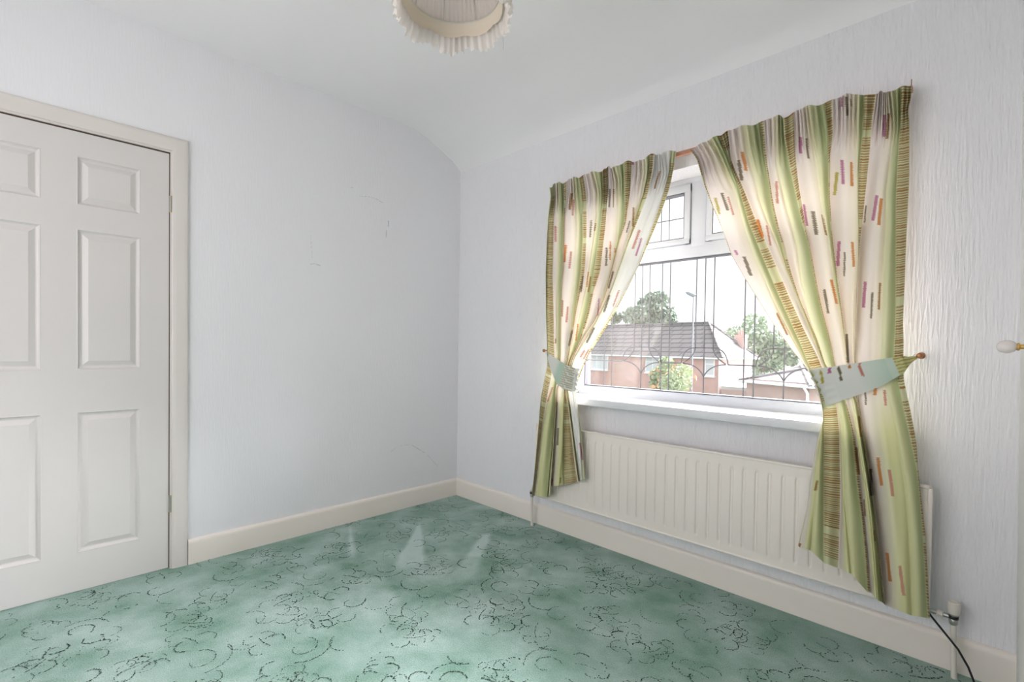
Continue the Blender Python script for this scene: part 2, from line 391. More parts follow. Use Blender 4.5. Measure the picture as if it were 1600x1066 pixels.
# jamb lining and architrave
tr = bpy.data.objects.new('trim_1', None); COL.objects.link(tr); struct(tr, 'cream painted door lining and architrave')
for nm, y0, y1, z0, z1 in (('jamb', -1.764, -1.752, 0, DZ), ('jamb', DY0, DY0+.012, 0, DZ), ('jamb_head', DY0+.012, -1.764, 1.998, DZ)): box(nm, -.12, .0025, y0, y1, z0, z1, M_TRIM, tr)
box('door_stop', -.055, -.041, DY0+.012, -1.764, 1.985, 1.998, M_DARK, tr); box('door_stop', -.055, -.041, -1.776, -1.764, 0, 1.985, M_DARK, tr)
box('gap_shade_strip', -.016, -.006, -1.7688, -1.7638, .004, 1.998, M_DARK, tr); box('gap_shade_strip', -.016, -.006, DY0+.012, -1.7638, 1.9905, 1.9985, M_DARK, tr)  # dark strips put in the leaf-to-jamb gaps as their shade
def architrave():
    prof = [(0, 0), (0, .007), (.004, .011), (.020, .0125), (.045, .0145), (.058, .0145), (.064, .011), (.066, 0)]; yr, yl, zh = -1.757, DY0+.005, 2.006
    bm = bmesh.new(); rings = [[bm.verts.new((h, *f(d))) for d, h in prof] for f in (lambda d: (yr+d, 0), lambda d: (yr+d, zh+d), lambda d: (yl-d, zh+d), lambda d: (yl-d, 0))]
    for r0, r1 in zip(rings, rings[1:]):
        for i in range(len(prof)-1): bm.faces.new((r0[i], r0[i+1], r1[i+1], r1[i]))
    bm_obj('architrave', bm, M_TRIM, tr, smooth=True)
architrave()

# ------------------------------------------------------------------ window
win = bpy.data.objects.new('window_1', None); COL.objects.link(win); struct(win, 'white plastic window with leaded glass and two top lights')
FY0, FY1, GY = .155, .225, .185
gx0, gx1, gz0, zt = 1.033, 2.479, .873, 1.561
def bar(name, x0, x1, z0, z1, y0=FY0, y1=FY1, m=M_UPVC, par=win, bev=.006): return box(name, x0, x1, y0, y1, z0, z1, m, par, bev=bev)
bar('frame_bottom', WX0, WX1, .800, gz0-.006); bar('frame_top', WX0, WX1, 1.948, WZ1+.002)
bar('frame_side', WX0, gx0-.006, .80, WZ1, FY0+.001); bar('frame_side', gx1+.006, WX1, .80, WZ1, FY0+.001)
bar('transom', WX0, WX1, zt+.006, 1.640, FY0+.0005); bar('mullion', 1.686, 1.766, 1.62, 1.96, FY0-.0005)
def gasket(x0, x1, z0, z1, par, y=FY0+.004):
    bm = bmesh.new(); t = .0045
    for a in ((x0-t, x1+t, z0-t, z0), (x0-t, x1+t, z1, z1+t), (x0-t, x0, z0, z1), (x1, x1+t, z0, z1)): add_box(bm, a[0], a[1], y, GY+.01, a[2], a[3])
    bm_obj('gasket', bm, M_SEAL, par)
gasket(gx0, gx1, gz0, zt, win)
box('glass_pane', gx0-.004, gx1+.004, GY, GY+.004, gz0-.004, zt+.004, M_GLASS, win)
LY = GY-.0012
def lead(pts, par=win, w=.0066):
    """flat strip of lead on the inner face of the glass"""
    P = [np.array(p, float) for p in pts]; V, Fc = [], []
    for i, p in enumerate(P):
        d = P[min(i+1, len(P)-1)]-P[max(i-1, 0)]; d = d/np.linalg.norm(d); nn = np.array([-d[1], d[0]])*w/2
        for s, y in ((-1, GY), (-.6, LY), (.6, LY), (1, GY)): q = p+nn*s; V.append((q[0], y, q[1]))
    for i in range(len(P)-1):
        for k in range(3): a = i*4+k; Fc.append((a, a+1, a+5, a+4))
    mesh_obj('lead_strip', V, Fc, M_LEAD, par)
def curve(p0, p1, p2, n=9):
    return [tuple((1-t)**2*np.array(p0)+2*t*(1-t)*np.array(p1)+t*t*np.array(p2)) for t in np.linspace(0, 1, n)]
for x in (1.152, 1.205, 1.519, 1.565, 1.952, 1.998, 2.318, 2.366): lead([(x, gz0), (x, zt)])
cents = (1.398, 1.756, 2.129)
for c in cents:
    lead([(c, gz0), (c, zt)])
    lead([(c-.046, 1.105), (c+.046, 1.105)])
    for s in (-1, 1):
        lead([(c+s*.046, zt), (c+s*.046, 1.107)] + curve((c+s*.046, 1.107), (c+s*.046, 1.062), (c+s*.112, 1.024))[1:])
        lead(curve((c+s*.046, 1.105), (c+s*.112, 1.105), (c+s*.122, 1.022)))
        lead(curve((c+s*.112, 1.022), (c+s*.030, 1.020), (c, .957)))
for a, b in ((1.033, 1.276), (1.52, 1.634), (1.878, 2.007), (2.251, 2.479)): lead([(a, 1.022), (b, 1.022)])
for sx0, sx1 in ((1.040, 1.686), (1.766, 2.472)):     # two opening top lights
    s = bar('top_light', sx0+.002, sx1-.002, 1.642, 1.662, FY0-.012, FY1-.01, bev=.004)
    gx_0, gx_1, gz_0, gz_1 = sx0+.038, sx1-.038, 1.676, 1.903
    bar('sash_rail', sx0+.002, sx1-.002, 1.640, gz_0-.005, FY0-.010, FY1-.01, par=s, bev=.004); bar('sash_rail', sx0+.002, sx1-.002, gz_1+.005, 1.947, FY0-.010, FY1-.01, par=s, bev=.004)
    bar('sash_stile', sx0+.002, gx_0-.005, 1.64, 1.947, FY0-.0095, FY1-.01, par=s, bev=.004); bar('sash_stile', gx_1+.005, sx1-.002, 1.64, 1.947, FY0-.0095, FY1-.01, par=s, bev=.004)
    gasket(gx_0, gx_1, gz_0, gz_1, s, FY0-.004)
    box('glass_pane', gx_0-.003, gx_1+.003, GY, GY+.004, gz_0-.003, gz_1+.003, M_GLASS, s)
    w_ = gx_1-gx_0
    for k in (1, 2, 3, 4, 5): lead([(gx_1-.096-.046*(k-1)-(.05*((k-1)//2)) if sx0 < 1.5 else gx_0+.096+.046*(k-1)+(.05*((k-1)//2)), gz_0), (gx_1-.096-.046*(k-1)-(.05*((k-1)//2)) if sx0 < 1.5 else gx_0+.096+.046*(k-1)+(.05*((k-1)//2)), gz_1)], s, .006)
    lead([(gx_0, 1.786), (gx_1, 1.786)], s, .006)
# sill board
sill = struct(box('trim_2', WX0-.06, WX1+.06, -.088, FY0+.01, .778, .818, M_SILL, bev=.006, seg=3), 'white gloss window sill board')
# ------------------------------------------------------------------ radiator
rad = empty('radiator', (0, 0, 0), 'long cream ribbed panel radiator below the window sill', 'radiator')
RX0, RX1, RZ0, RZ1, RYF = .862, 2.676, .203, .641, -.098
def rad_panel(name, yf, yb, par):
    bm = bmesh.new(); N = 720; xs = np.linspace(RX0+.012, RX1-.012, N)
    zt_, zb_ = .594, .243
    zrow = [RZ0+.004, zb_-.012, zb_, zb_+.008, zb_+.02, zt_-.02, zt_-.008, zt_, zt_+.012, RZ1-.004]
    def prof(x):
        u = ((x-1.961) / .0508) % 1.0; d = abs(u-.0) if u < .5 else abs(1-u)   # groove centred on u = 0
        d *= .0508
        return 0.0 if d > .0085 else (.5+.5*math.cos(math.pi*d/.0085))
    rows_ = []
    for z in zrow:
        k = {zrow[3]: .35, zrow[4]: 1, zrow[5]: 1, zrow[6]: .35}.get(z, 0)
        out = {zrow[0]: 0, zrow[1]: 0.0, zrow[8]: 0.0}.get(z, 0)
        rows_.append([bm.verts.new((x, yf + (.0075*prof(x)*k) + (-.0025*k*(1-prof(x))), z)) for x in xs])
    for a, b in zip(rows_, rows_[1:]):
        for i in range(N-1): bm.faces.new((a[i], a[i+1], b[i+1], b[i]))
    return bm_obj(name, bm, M_RAD, par, smooth=2)
pf = rad_panel('front_panel', RYF, -.09, rad)
bm = bmesh.new()
add_box(bm, RX0, RX1, RYF-.003, RYF+.006, RZ1-.010, RZ1, .004, 3); add_box(bm, RX0, RX1, RYF-.003, RYF+.006, RZ0, RZ0+.010, .004, 3)
add_box(bm, RX0, RX0+.014, RYF-.003, RYF+.006, RZ0, RZ1, .004, 3); add_box(bm, RX1-.014, RX1, RYF-.003, RYF+.006, RZ0, RZ1, .004, 3)
bm_obj('rolled_edge', bm, M_RAD, pf, smooth=True)
box('body', RX0+.004, RX1-.004, RYF+.003, -.032, RZ0+.006, RZ1-.006, M_RAD, rad, bev=.01, seg=3)
for x in (RX0+.25, RX1-.25): box('wall_bracket', x-.02, x+.02, -.034, .0, RZ0+.08, RZ1-.08, M_METAL, rad)
def valve(xv, xr, z, cap, side):
    t = tube('valve_tail', [(xr, -.060, z), (xv, -.060, z)], .0075, M_METAL, rad, 12)
    lathe('union_nut', [(.0095, -.009), (.0125, -.007), (.0125, .007), (.0095, .009)], ((xr+xv)/2, -.060, z), M_PIPE, t, 8, 'x')
    v = lathe('valve_body', [(0, -.024), (.010, -.024), (.0125, -.018), (.0125, -.006), (.010, 0), (.0125, .006), (.0125, .014), (0, .014)], (xv, -.060, z), M_METAL, rad, 20)
    lathe('valve_cap', cap, (xv, -.060, z), M_PIPE, v, 24)
    lathe('black_band', [(.0128, -.004), (.0136, -.003), (.0136, .006), (.0128, .007)], (xv, -.060, z), M_BLACK, v, 20)
    p = tube('riser_pipe', [(xv, -.060, z-.02), (xv+side*.002, -.060, .1), (xv+side*.006, -.058, -.004)], .0085, M_PIPE, rad, 14)
valve(2.735, RX1-.01, .205, [(0, .013), (.0150, .013), (.0165, .018), (.0175, .038), (.0165, .051), (.0125, .053), (.0115, .050), (0, .050)], 1)
valve(.808, RX0+.01, .200, [(0, .013), (.009, .013), (.010, .018), (.0095, .030), (.005, .034), (0, .034)], .4)
# black lead dropping from behind the radiator to the carpet
c0 = on_y(1455, 963, -.092); c1 = on_y(1497, 1015, -.085); c2 = on_z(1527, 1066, .004)
tag(tube('electric_cable', [tuple(c0+np.array([-.05, .03, .06])), tuple(c0+np.array([-.01, .004, .012])), tuple(c0), tuple(c0+(c1-c0)*.5), tuple(c1), tuple((c1+c2)/2+np.array([.002, -.03, .01])), (2.795, -.075, .006), (2.83, -.12, .005), (2.848, -.2, .005)], .0034, M_BLACK, None, 8), 'thin black electric cable hanging from behind the radiator to the carpet', 'cable')

# ------------------------------------------------------------------ curtains
CREAM = np.array(srgb(233, 223, 217)); CREAMY = np.array(srgb(233, 226, 202)); PGREEN = np.array(srgb(227, 225, 190)); GREEN = np.array(srgb(174, 183, 136))
BANDBG = np.array(srgb(210, 212, 172)); BROWN = np.array(srgb(152, 106, 46)); PG2 = np.array(srgb(214, 214, 160)); LINING = np.array(srgb(232, 232, 226))
DASH = {'p': srgb(176, 104, 142), 'o': srgb(196, 122, 42), 'k': srgb(112, 100, 76), 'r': srgb(190, 128, 112), 'y': srgb(176, 164, 62), 'b': srgb(150, 108, 50)}
def interp_curve(pts, ys):
    p = np.array(pts, float); return np.interp(ys, p[:, 1], p[:, 0])
def smooth_rows(a, k):
    ker = np.hanning(k+2)[1:-1]; ker /= ker.sum(); pad = k//2
    return np.convolve(np.pad(a, pad, mode='reflect', reflect_type='odd'), ker, 'valid')[:len(a)]
def curtain(root, bounds, types, base, hfrac, seed, dashes, amp_tie=.35, px_col=1.7, NR=1000):
    """bounds: list of (upper points, lower points) in photo pixels, tie point last / first; types: stripe of each interval"""
    i_edge = 0 if seed == 5 else len(types)-1; nb = len(bounds)
    nu = int(NR*.56); nl = NR-nu
    XB = np.zeros((nb, NR)); YBp = np.zeros((nb, NR))
    for k, (up, lo) in enumerate(bounds):
        yu = np.linspace(up[0][1], up[-1][1], nu); yl = np.linspace(lo[0][1], lo[-1][1], nl+1)[1:]
        x = np.concatenate([interp_curve(up, yu), interp_curve(lo, yl)])
        XB[k] = smooth_rows(x, 41); YBp[k] = smooth_rows(np.concatenate([yu, yl]), 21)
    for k in range(1, nb): XB[k] = np.maximum(XB[k], XB[k-1]+.25)
    v = np.arange(NR)/(NR-1); vt = nu/NR
    # fold depth at each boundary (metres towards the room)
    amp = np.where(v < vt, np.interp(v, [0, hfrac, hfrac+.10, vt-.12, vt-.02, vt], [.10, .22, .9, 1, amp_tie, amp_tie]), np.interp(v, [vt, vt+.03, vt+.15, 1], [amp_tie, amp_tie, 1, 1.15]))
    basey = np.interp(v, [0, vt*.5, vt, vt+.1, 1], base)
    Xc, Yc, Dc, Cc, Lc = [], [], [], [], []
    L = v*1.9                                          # metres along the cloth
    def bars(sd):
        r = np.random.default_rng(sd); out = np.zeros(NR); t = 0.0
        while t < 2.0:
            dense = r.random() < .72; ln = r.uniform(.05, .13) if dense else r.uniform(.012, .03); e = t+ln
            while t < e:
                th = r.uniform(.0038, .0078); gp = r.uniform(.0026, .0050)
                if dense: out[(L >= t) & (L < t+th)] = r.uniform(.7, 1)
                t += th+gp
        return out
    for i, ty in enumerate(types):
        w = np.maximum(XB[i+1]-XB[i], .01); nc = max(3, int(np.percentile(w, 97)/px_col)); last = i == len(types)-1
        for c in range(nc+(1 if last else 0)):
            s = c/nc
            x = XB[i]+w*s; y = YBp[i]+(YBp[i+1]-YBp[i])*s
            wide = np.minimum(1, w/16)
            d0 = {'C': -.032, 'G': .014, 'B': -.006, 'W': .004}[ty]; nt = types[i+1] if not last else 'C'
            d1 = {'C': -.032, 'G': .014, 'B': -.006, 'W': .004}[nt]
            bul = {'C': .032, 'G': .014, 'B': .010, 'W': .012}[ty]
            d = d0+(d1-d0)*(3*s*s-2*s**3)+bul*math.sin(math.pi*s)*wide
            if i == i_edge: d = d1 if i == 0 else d0
            if ty == 'C': col = CREAM+(CREAMY-CREAM)*max(0, (s-.3)/.7)**1.2
            elif ty == 'G': q_ = min(1, s*1.25); col = PGREEN+(GREEN-PGREEN)*q_*q_*(3-2*q_)
            elif ty == 'W': col = LINING
            else: col = BANDBG
            colr = np.repeat(col[None], NR, 0)
            if ty == 'C': k_ = np.clip((v-vt-.03)/.08, 0, 1)[:, None]*min(1, max(0, s-.12)*1.7); colr = colr*(1-k_)+PG2*k_
            if ty == 'G': k_ = np.clip((v-vt-.03)/.08, 0, 1)[:, None]*(1-min(1, s*1.25)); colr = colr*(1-k_)+PG2*k_
            if ty == 'B':
                if c == 0: bb = bars(seed*100+i)
                sh = int(round(1.6*s)); m = np.roll(bb, sh)[:, None]*.9
                edge = (1.0 if .06 < s < .94 else .4)*(np.where(v < vt, 1.0, 0.0)[:, None] if i == i_edge else 1.0)
                colr = colr*(1-m*edge)+BROWN*m*edge
            Xc.append(x); Yc.append(y); Dc.append(d*amp); Cc.append(colr)
    X = np.array(Xc).T; Y = np.array(Yc).T; D = np.array(Dc).T; Cl = np.array(Cc).transpose(1, 0, 2)
    nc = X.shape[1]
    # long soft creases + gathered heading
    ss = np.linspace(0, 1, nc)[None]; vv_ = v[:, None]
    D += (.0035*np.sin(ss*61+3*np.sin(vv_*5+seed))+.0025*np.sin(ss*113+vv_*9))*np.interp(v, [0, hfrac, 1], [.3, 1, 1])[:, None]
    g = np.interp(v, [0, hfrac*.75, hfrac*1.15, hfrac*2.2], [1, 1, .75, 0])[:, None]
    D += g*(.017*np.sin(ss*310+2.2*np.sin(ss*37))+.007*np.sin(ss*150+1))
    Y = Y + np.where(vv_ < hfrac, 1, 0)*(1-vv_/hfrac)*(1.8*np.sin(ss*43+1)+1.2*np.sin(ss*90))
    # printed dashes
    for (x0, y0, x1, y1, c, wd) in dashes:
        t = np.clip(((X-x0)*(x1-x0)+(Y-y0)*(y1-y0))/((x1-x0)**2+(y1-y0)**2), 0, 1)
        dx = np.abs(X-(x0+(x1-x0)*t)); dy = np.abs(Y-(y0+(y1-y0)*t))
        m = (dx < wd/2+.35*np.sin(Y*2.3+x0)) & (dy < .9)
        Cl[m] = Cl[m]*.12+np.array(DASH[c])*.88
    Yw = basey[:, None]-D                              # world y of each cloth point
    a = (X-PPX)/F; b = -(Y-PPY)/F
    dirs = a[..., None]*R[0]+b[..., None]*R[1]+R[2]
    P = CAM+dirs*((Yw-CAM[1])/dirs[..., 1])[..., None]
    def piece(name, r0, r1, m):
        n = r1-r0; V = P[r0:r1].reshape(-1, 3); idx = np.arange(n*nc).reshape(n, nc)
        f = np.stack([idx[:-1, :-1], idx[1:, :-1], idx[1:, 1:], idx[:-1, 1:]], -1).reshape(-1, 4)
        me = bpy.data.meshes.new(name); me.vertices.add(len(V)); me.vertices.foreach_set('co', V.astype(np.float32).ravel())
        me.loops.add(f.size); me.loops.foreach_set('vertex_index', f.astype(np.int32).ravel())
        me.polygons.add(len(f)); me.polygons.foreach_set('loop_start', np.arange(0, f.size, 4, dtype=np.int32))
        me.polygons.foreach_set('use_smooth', np.ones(len(f), bool)); me.update(calc_edges=True)
        at = me.color_attributes.new('col', 'FLOAT_COLOR', 'POINT')
        cc = np.concatenate([Cl[r0:r1].reshape(-1, 3), np.ones((n*nc, 1))], 1); at.data.foreach_set('color', cc.astype(np.float32).ravel())
        me.materials.append(m); me.validate(); return link(bpy.data.objects.new(name, me), root)
    rh = int(hfrac*NR)
    piece('gathered_heading', 0, rh+1, M_HEAD); piece('printed_cloth', rh, NR, M_CURT)

cr = empty('curtain', (0, 0, 0), 'wide green and cream printed curtain tied back towards the fitted cupboard', 'curtain', 'pair of curtains')
RB = [  # (upper, lower) boundary traces of the wide curtain
 ([(1077,233),(1088,245),(1100,290),(1114,325),(1130,362),(1143,400),(1169,444),(1207,505),(1237,547),(1262,577),(1275,606)], [(1275,606),(1285,640),(1285,660),(1276,689),(1266,750),(1262,789),(1247,853)]),
 ([(1081,231),(1091,245),(1103,290),(1116,325),(1131,362),(1144,400),(1170,444),(1208,505),(1238,547),(1263,577),(1276,606)], [(1276,606),(1285.5,640),(1286,660),(1277,689),(1267,750),(1263,789),(1249,855)]),
 ([(1108,220),(1122,243),(1149,300),(1165,359),(1180,404),(1214,481),(1247,545),(1262,576),(1277,605)], [(1277,605),(1286,640),(1286,660),(1281,689),(1275,750),(1272,789),(1266,860)]),
 ([(1122,210),(1137,246),(1153,287),(1169,345),(1190,397),(1211,448),(1228,486),(1248,531),(1264,570),(1279,604)], [(1279,604),(1287,639),(1287,760),(1287,854),(1288,880)]),
 ([(1138,205),(1142,251),(1160,291),(1178,336),(1186,355),(1211,411),(1235,467),(1256,514),(1279,559),(1284,573),(1299,600)], [(1299,600),(1307,631),(1312,672),(1314,759),(1313,815),(1310,888)]),
 ([(1162,197),(1167,228),(1178,273),(1187,314),(1200,348),(1214,380),(1232,430),(1250,475),(1270,525),(1287,573),(1301,599)], [(1301,599),(1309,631),(1314,672),(1317,759),(1322,815),(1330,897)]),
 ([(1188,190),(1193,237),(1202,287),(1207,327),(1214,357),(1221,380),(1230,423),(1240,448),(1262,500),(1275,530),(1289,572),(1310,596)], [(1310,596),(1320,627),(1331,672),(1338,750),(1346,806),(1352,871),(1355,925)]),
 ([(1194,189),(1199,255),(1207,309),(1218,359),(1224,376),(1235,420),(1247,460),(1264,502),(1277,531),(1290,572),(1312,595)], [(1312,595),(1322,627),(1334,672),(1344,750),(1350,806),(1356,871),(1361,926)]),
 ([(1214,181),(1215,264),(1228,323),(1239,359),(1246,390),(1252,444),(1270,514),(1287,573),(1312.5,595)], [(1312.5,595),(1332,622),(1340,672),(1352,750),(1360,806),(1366,871),(1371,938)]),
 ([(1224,183),(1226,219),(1234,260),(1243,300),(1255,355),(1263,378),(1272,430),(1282,477),(1298,538),(1304,570),(1313,594)], [(1313,594),(1337,621),(1345,672),(1358,750),(1365,806),(1372,871),(1378,941)]),
 ([(1241,174),(1243,242),(1248,287),(1259,355),(1270,409),(1283,477),(1298.5,538),(1304.5,570),(1313.5,594)], [(1313.5,594),(1337.6,621),(1345.6,672),(1358.5,750),(1365.5,806),(1372.5,871),(1378.5,942)]),
 ([(1262,167),(1267,206),(1276,255),(1285,323),(1296,380),(1305,448),(1314,491),(1324,561),(1327,588)], [(1327,588),(1338.2,621),(1346.2,672),(1359,750),(1366,806),(1373,871),(1379,942)]),
 ([(1288,160),(1294,210),(1294.5,240),(1295,300),(1298,355),(1307,430),(1315,491),(1324.5,561),(1328,588)], [(1328,588),(1338.8,621),(1346.8,672),(1359.4,750),(1366.4,806),(1373.4,871),(1379.4,942)]),
 ([(1301,155),(1302,210),(1297,240),(1296.5,300),(1299,355),(1308,430),(1316,491),(1325,561),(1329,588)], [(1329,588),(1339.4,621),(1347.4,672),(1359.8,750),(1366.8,806),(1373.8,871),(1379.8,942)]),
 ([(1339,145),(1338,183),(1339,230),(1340,300),(1341,350),(1341,409),(1338,467),(1335,561),(1338,586)], [(1338,586),(1340,621),(1348,672),(1360.2,750),(1367.2,806),(1374.2,871),(1380.2,943)]),
 ([(1350,148),(1350,172),(1348,210),(1341.5,264),(1341,323),(1342,355),(1341.5,409),(1338.3,467),(1335.5,561),(1338.5,586)], [(1338.5,586),(1340.6,621),(1348.6,672),(1360.6,750),(1367.6,806),(1374.6,871),(1380.6,943)]),
 ([(1370,146),(1363,194),(1359,246),(1353,300),(1346,359),(1343,385),(1339,448),(1337,514),(1336,561),(1339,586)], [(1339,586),(1341,621),(1349,672),(1361,750),(1368,806),(1376,880),(1383,946)]),
 ([(1389,142),(1395,199),(1391,246),(1384,300),(1384,359),(1380,420),(1378,491),(1376,559),(1377,578)], [(1377,578),(1383,604),(1394,650),(1404,700),(1414,760),(1420,836),(1424,962)]),
 ([(1408,138),(1407,199),(1403,246),(1400,311),(1400,350),(1400,420),(1400,491),(1397,554),(1398,573)], [(1398,573),(1403,594),(1411,633),(1418,664),(1424,691),(1434,738),(1442,836),(1450,966)]),
 ([(1425,133),(1423,158),(1418,170),(1421,188),(1421,278),(1417,355),(1414,432),(1411,502),(1412,545),(1411,570)], [(1411,570),(1412,592),(1420,629),(1428,668),(1432,693),(1435,740),(1446,836),(1453,966)]),
]
RT = ['B', 'C', 'G', 'B', 'C', 'G', 'B', 'C', 'G', 'B', 'C', 'G', 'B', 'C', 'G', 'B', 'C', 'G', 'B']
RD = [(1160,238,1166,266,'o',5),(1154,251,1159,281,'k',5),(1118,310,1124,334,'y',4),(1128,302,1137,328,'k',4),(1138,308,1146,335,'r',3),(1163,402,1173,430,'k',6),(1149,392,1152,398,'p',3),
 (1184,344,1191,370,'o',5),(1198,353,1204,383,'r',3),(1213,284,1215,317,'r',4),(1214,490,1230,523,'b',3),
 (1251,215,1251,239,'p',5),(1260,217,1263,247,'k',3.4),(1256,320,1261,352,'p',4.5),(1270,331,1276,366,'k',5.5),(1284,336,1291,367,'b',2.4),(1288,453,1294,489,'k',4),(1299,438,1307,474,'o',4.2),
 (1315,153,1315,166,'p',3),(1322,152,1324,180,'k',4),(1329,156,1330,165,'b',2),(1316,251,1317,287,'p',5),(1330,254,1331,290,'o',4.6),(1308,270,1304,304,'y',5),(1311,378,1309,415,'p',5),(1320,395,1319,431,'k',3),(1332,379,1334,416,'o',4.2),(1323,523,1325,566,'k',4),
 (1382,180,1381,213,'p',4.4),(1389,178,1386,216,'b',4),(1370,306,1364,344,'p',5),(1377,311,1373,351,'o',5),(1353,322,1351,347,'k',2.2),(1352,441,1349,480,'p',5),(1363,458,1361,497,'k',3.4),(1375,443,1373,483,'b',3.4),
 (1352,612,1353,632,'k',3),(1368,605,1367,617,'o',5),(1382,610,1384,633,'r',4),(1342,651,1345,682,'b',3),(1338,700,1342,741,'b',4),(1360,734,1362,774,'k',4.4),(1372,716,1377,758,'o',5),(1389,735,1395,775,'r',5),
 (1386,865,1391,908,'o',5),(1406,885,1412,930,'r',5),(1350,781,1352,806,'b',2.2),(1277,752,1274,766,'b',4),(1250,850,1248,857,'b',4),(1366,830,1367,845,'b',2)]
curtain(cr, RB, RT, [-.078, -.105, -.130, -.138, -.150], .052, 5, RD)

cl = empty('curtain', (0, 0, 0), 'narrower green and cream printed curtain tied back towards the bare corner', 'curtain', 'pair of curtains')
LB = [
 ([(858,291),(860,307),(856,338),(852.5,424),(853,494),(855,546),(855,572)], [(855,572),(853,580),(845,622),(840,681),(836,728),(831,774)]),
 ([(862,290),(863,307),(859,335),(855,380),(853.4,430),(853.6,494),(855.5,546),(855.6,572)], [(855.6,572),(853.5,580),(845.5,622),(840.4,681),(836.4,728),(831.4,774)]),
 ([(867,288),(868,307),(866,330),(865,375),(864,430),(866,494),(867,556),(863,576)], [(863,576),(862,587),(856,617),(846,671),(839,728),(833,775)]),
 ([(871,286),(873,337),(871,424),(870,456),(870,550),(867,580)], [(867,580),(862,600),(857,630),(850,671),(846,728),(842,776)]),
 ([(880,284),(881,315),(881,345),(879,424),(877.5,437),(875.6,512),(875.6,556),(872,586)], [(872,586),(868,605),(866,640),(862,700),(858,740),(855,777)]),
 ([(886,282),(885.5,309),(882,345),(879.6,424),(878,437),(876.2,512),(876.2,556),(872.6,587)], [(872.6,587),(868.8,605),(866.8,640),(863,700),(859,740),(856,776)]),
 ([(897,278),(899,310),(903,356),(899,424),(896,456),(891,531),(885,567),(877,589)], [(877,589),(870,607),(868,640),(864,700),(861,740),(859,775)]),
 ([(905,275),(910,319),(911,375),(908,424),(902,471),(894,516),(886,567),(878,589)], [(878,589),(870.6,607),(868.6,640),(865,700),(862,740),(860,773)]),
 ([(912,273),(917,304),(917,375),(914,424),(908.5,447),(901,483),(895,520),(887,568),(879,590)], [(879,590),(871.2,607),(869.2,640),(865.6,700),(862.6,740),(860.6,760)]),
 ([(926,270),(935,300),(933,337),(928,375),(920,424),(915,456),(906,494),(894,541),(888,567),(882,591)], [(882,591),(881,610),(880,640),(879,700),(877,740),(876,759)]),
 ([(941,265),(942,319),(937,366),(928.5,424),(925,447),(919,484),(906,531),(889,565),(883,592)], [(883,592),(882,610),(881,640),(879.5,700),(881,740),(883,757)]),
 ([(950,262),(950,300),(946,356),(938,424),(927,456),(920,494),(907.5,531),(893,560),(884,593)], [(884,593),(884,610),(888,640),(893,680),(898,720),(903,753)]),
 ([(959,260),(965,281),(967,319),(964,375),(957,413),(945,462),(930,499),(911,526),(894,560),(885,593)], [(885,593),(885,610),(889.5,640),(894.5,680),(899.5,720),(904,752)]),
 ([(976,255),(976,291),(977,322),(976,345),(969,371),(957.6,413),(945.5,462),(930.5,499),(911.5,526),(894.5,560),(885.5,593)], [(885.5,593),(885.5,610),(890,640),(895,680),(900,720),(904.4,752)]),
 ([(988,252),(985,300),(980,330),(978,347),(969.5,372),(958,413),(946,462),(931,499),(912,526),(895,560),(886,593)], [(886,593),(886,610),(890.5,640),(895.5,680),(900.4,720),(904.8,752)]),
 ([(1008,248),(1010,268),(1004,306),(993.5,338),(987,360),(980,380),(968,415),(955,452),(942,481),(929,507),(914,531),(896,561),(887,593)], [(887,593),(886.5,610),(891,640),(896,680),(900.8,720),(905.2,752)]),
 ([(1015,244),(1014,272),(1006,304),(995,338),(989,358),(981,380),(968.5,415),(955.5,452),(942.5,481),(929.5,507),(914.5,531),(896.5,561),(888,593)], [(888,593),(887,610),(891.5,640),(896.5,680),(901.2,720),(905.6,752)]),
 ([(1023,241),(1020,272),(1012,306),(1001,334),(993,354),(983,377),(969,415),(956,452),(943,481),(930,507),(915,531),(897,561),(889,593)], [(889,593),(888,610),(892,640),(897,680),(901.8,720),(906,751)]),
 ([(1036,240),(1042,272),(1032,306),(1017,345),(1004,384),(991,424),(972,462),(950,500),(930,532),(913,558),(899,593)], [(899,593),(897,612),(901,640),(905,680),(907,720),(909,750)]),
 ([(1049,237),(1046,268),(1038,300),(1026,337),(1009,384),(995,422),(976,458),(955,494),(936,524),(918,553),(902,593)], [(902,593),(899,612),(903,640),(907.5,680),(909.5,720),(911.5,749)]),
 ([(1057,235),(1054,255),(1048,287),(1038,319),(1025,353),(1010,388),(999,414),(983,447),(960,490),(941,522),(923,550),(913,569),(904,593)], [(904,593),(900,612),(904,640),(909,680),(911.5,720),(913.5,748)]),
]
LT = ['G', 'B', 'C', 'G', 'B', 'C', 'G', 'B', 'C', 'G', 'B', 'C', 'G', 'B', 'C', 'G', 'B', 'W', 'W', 'B']
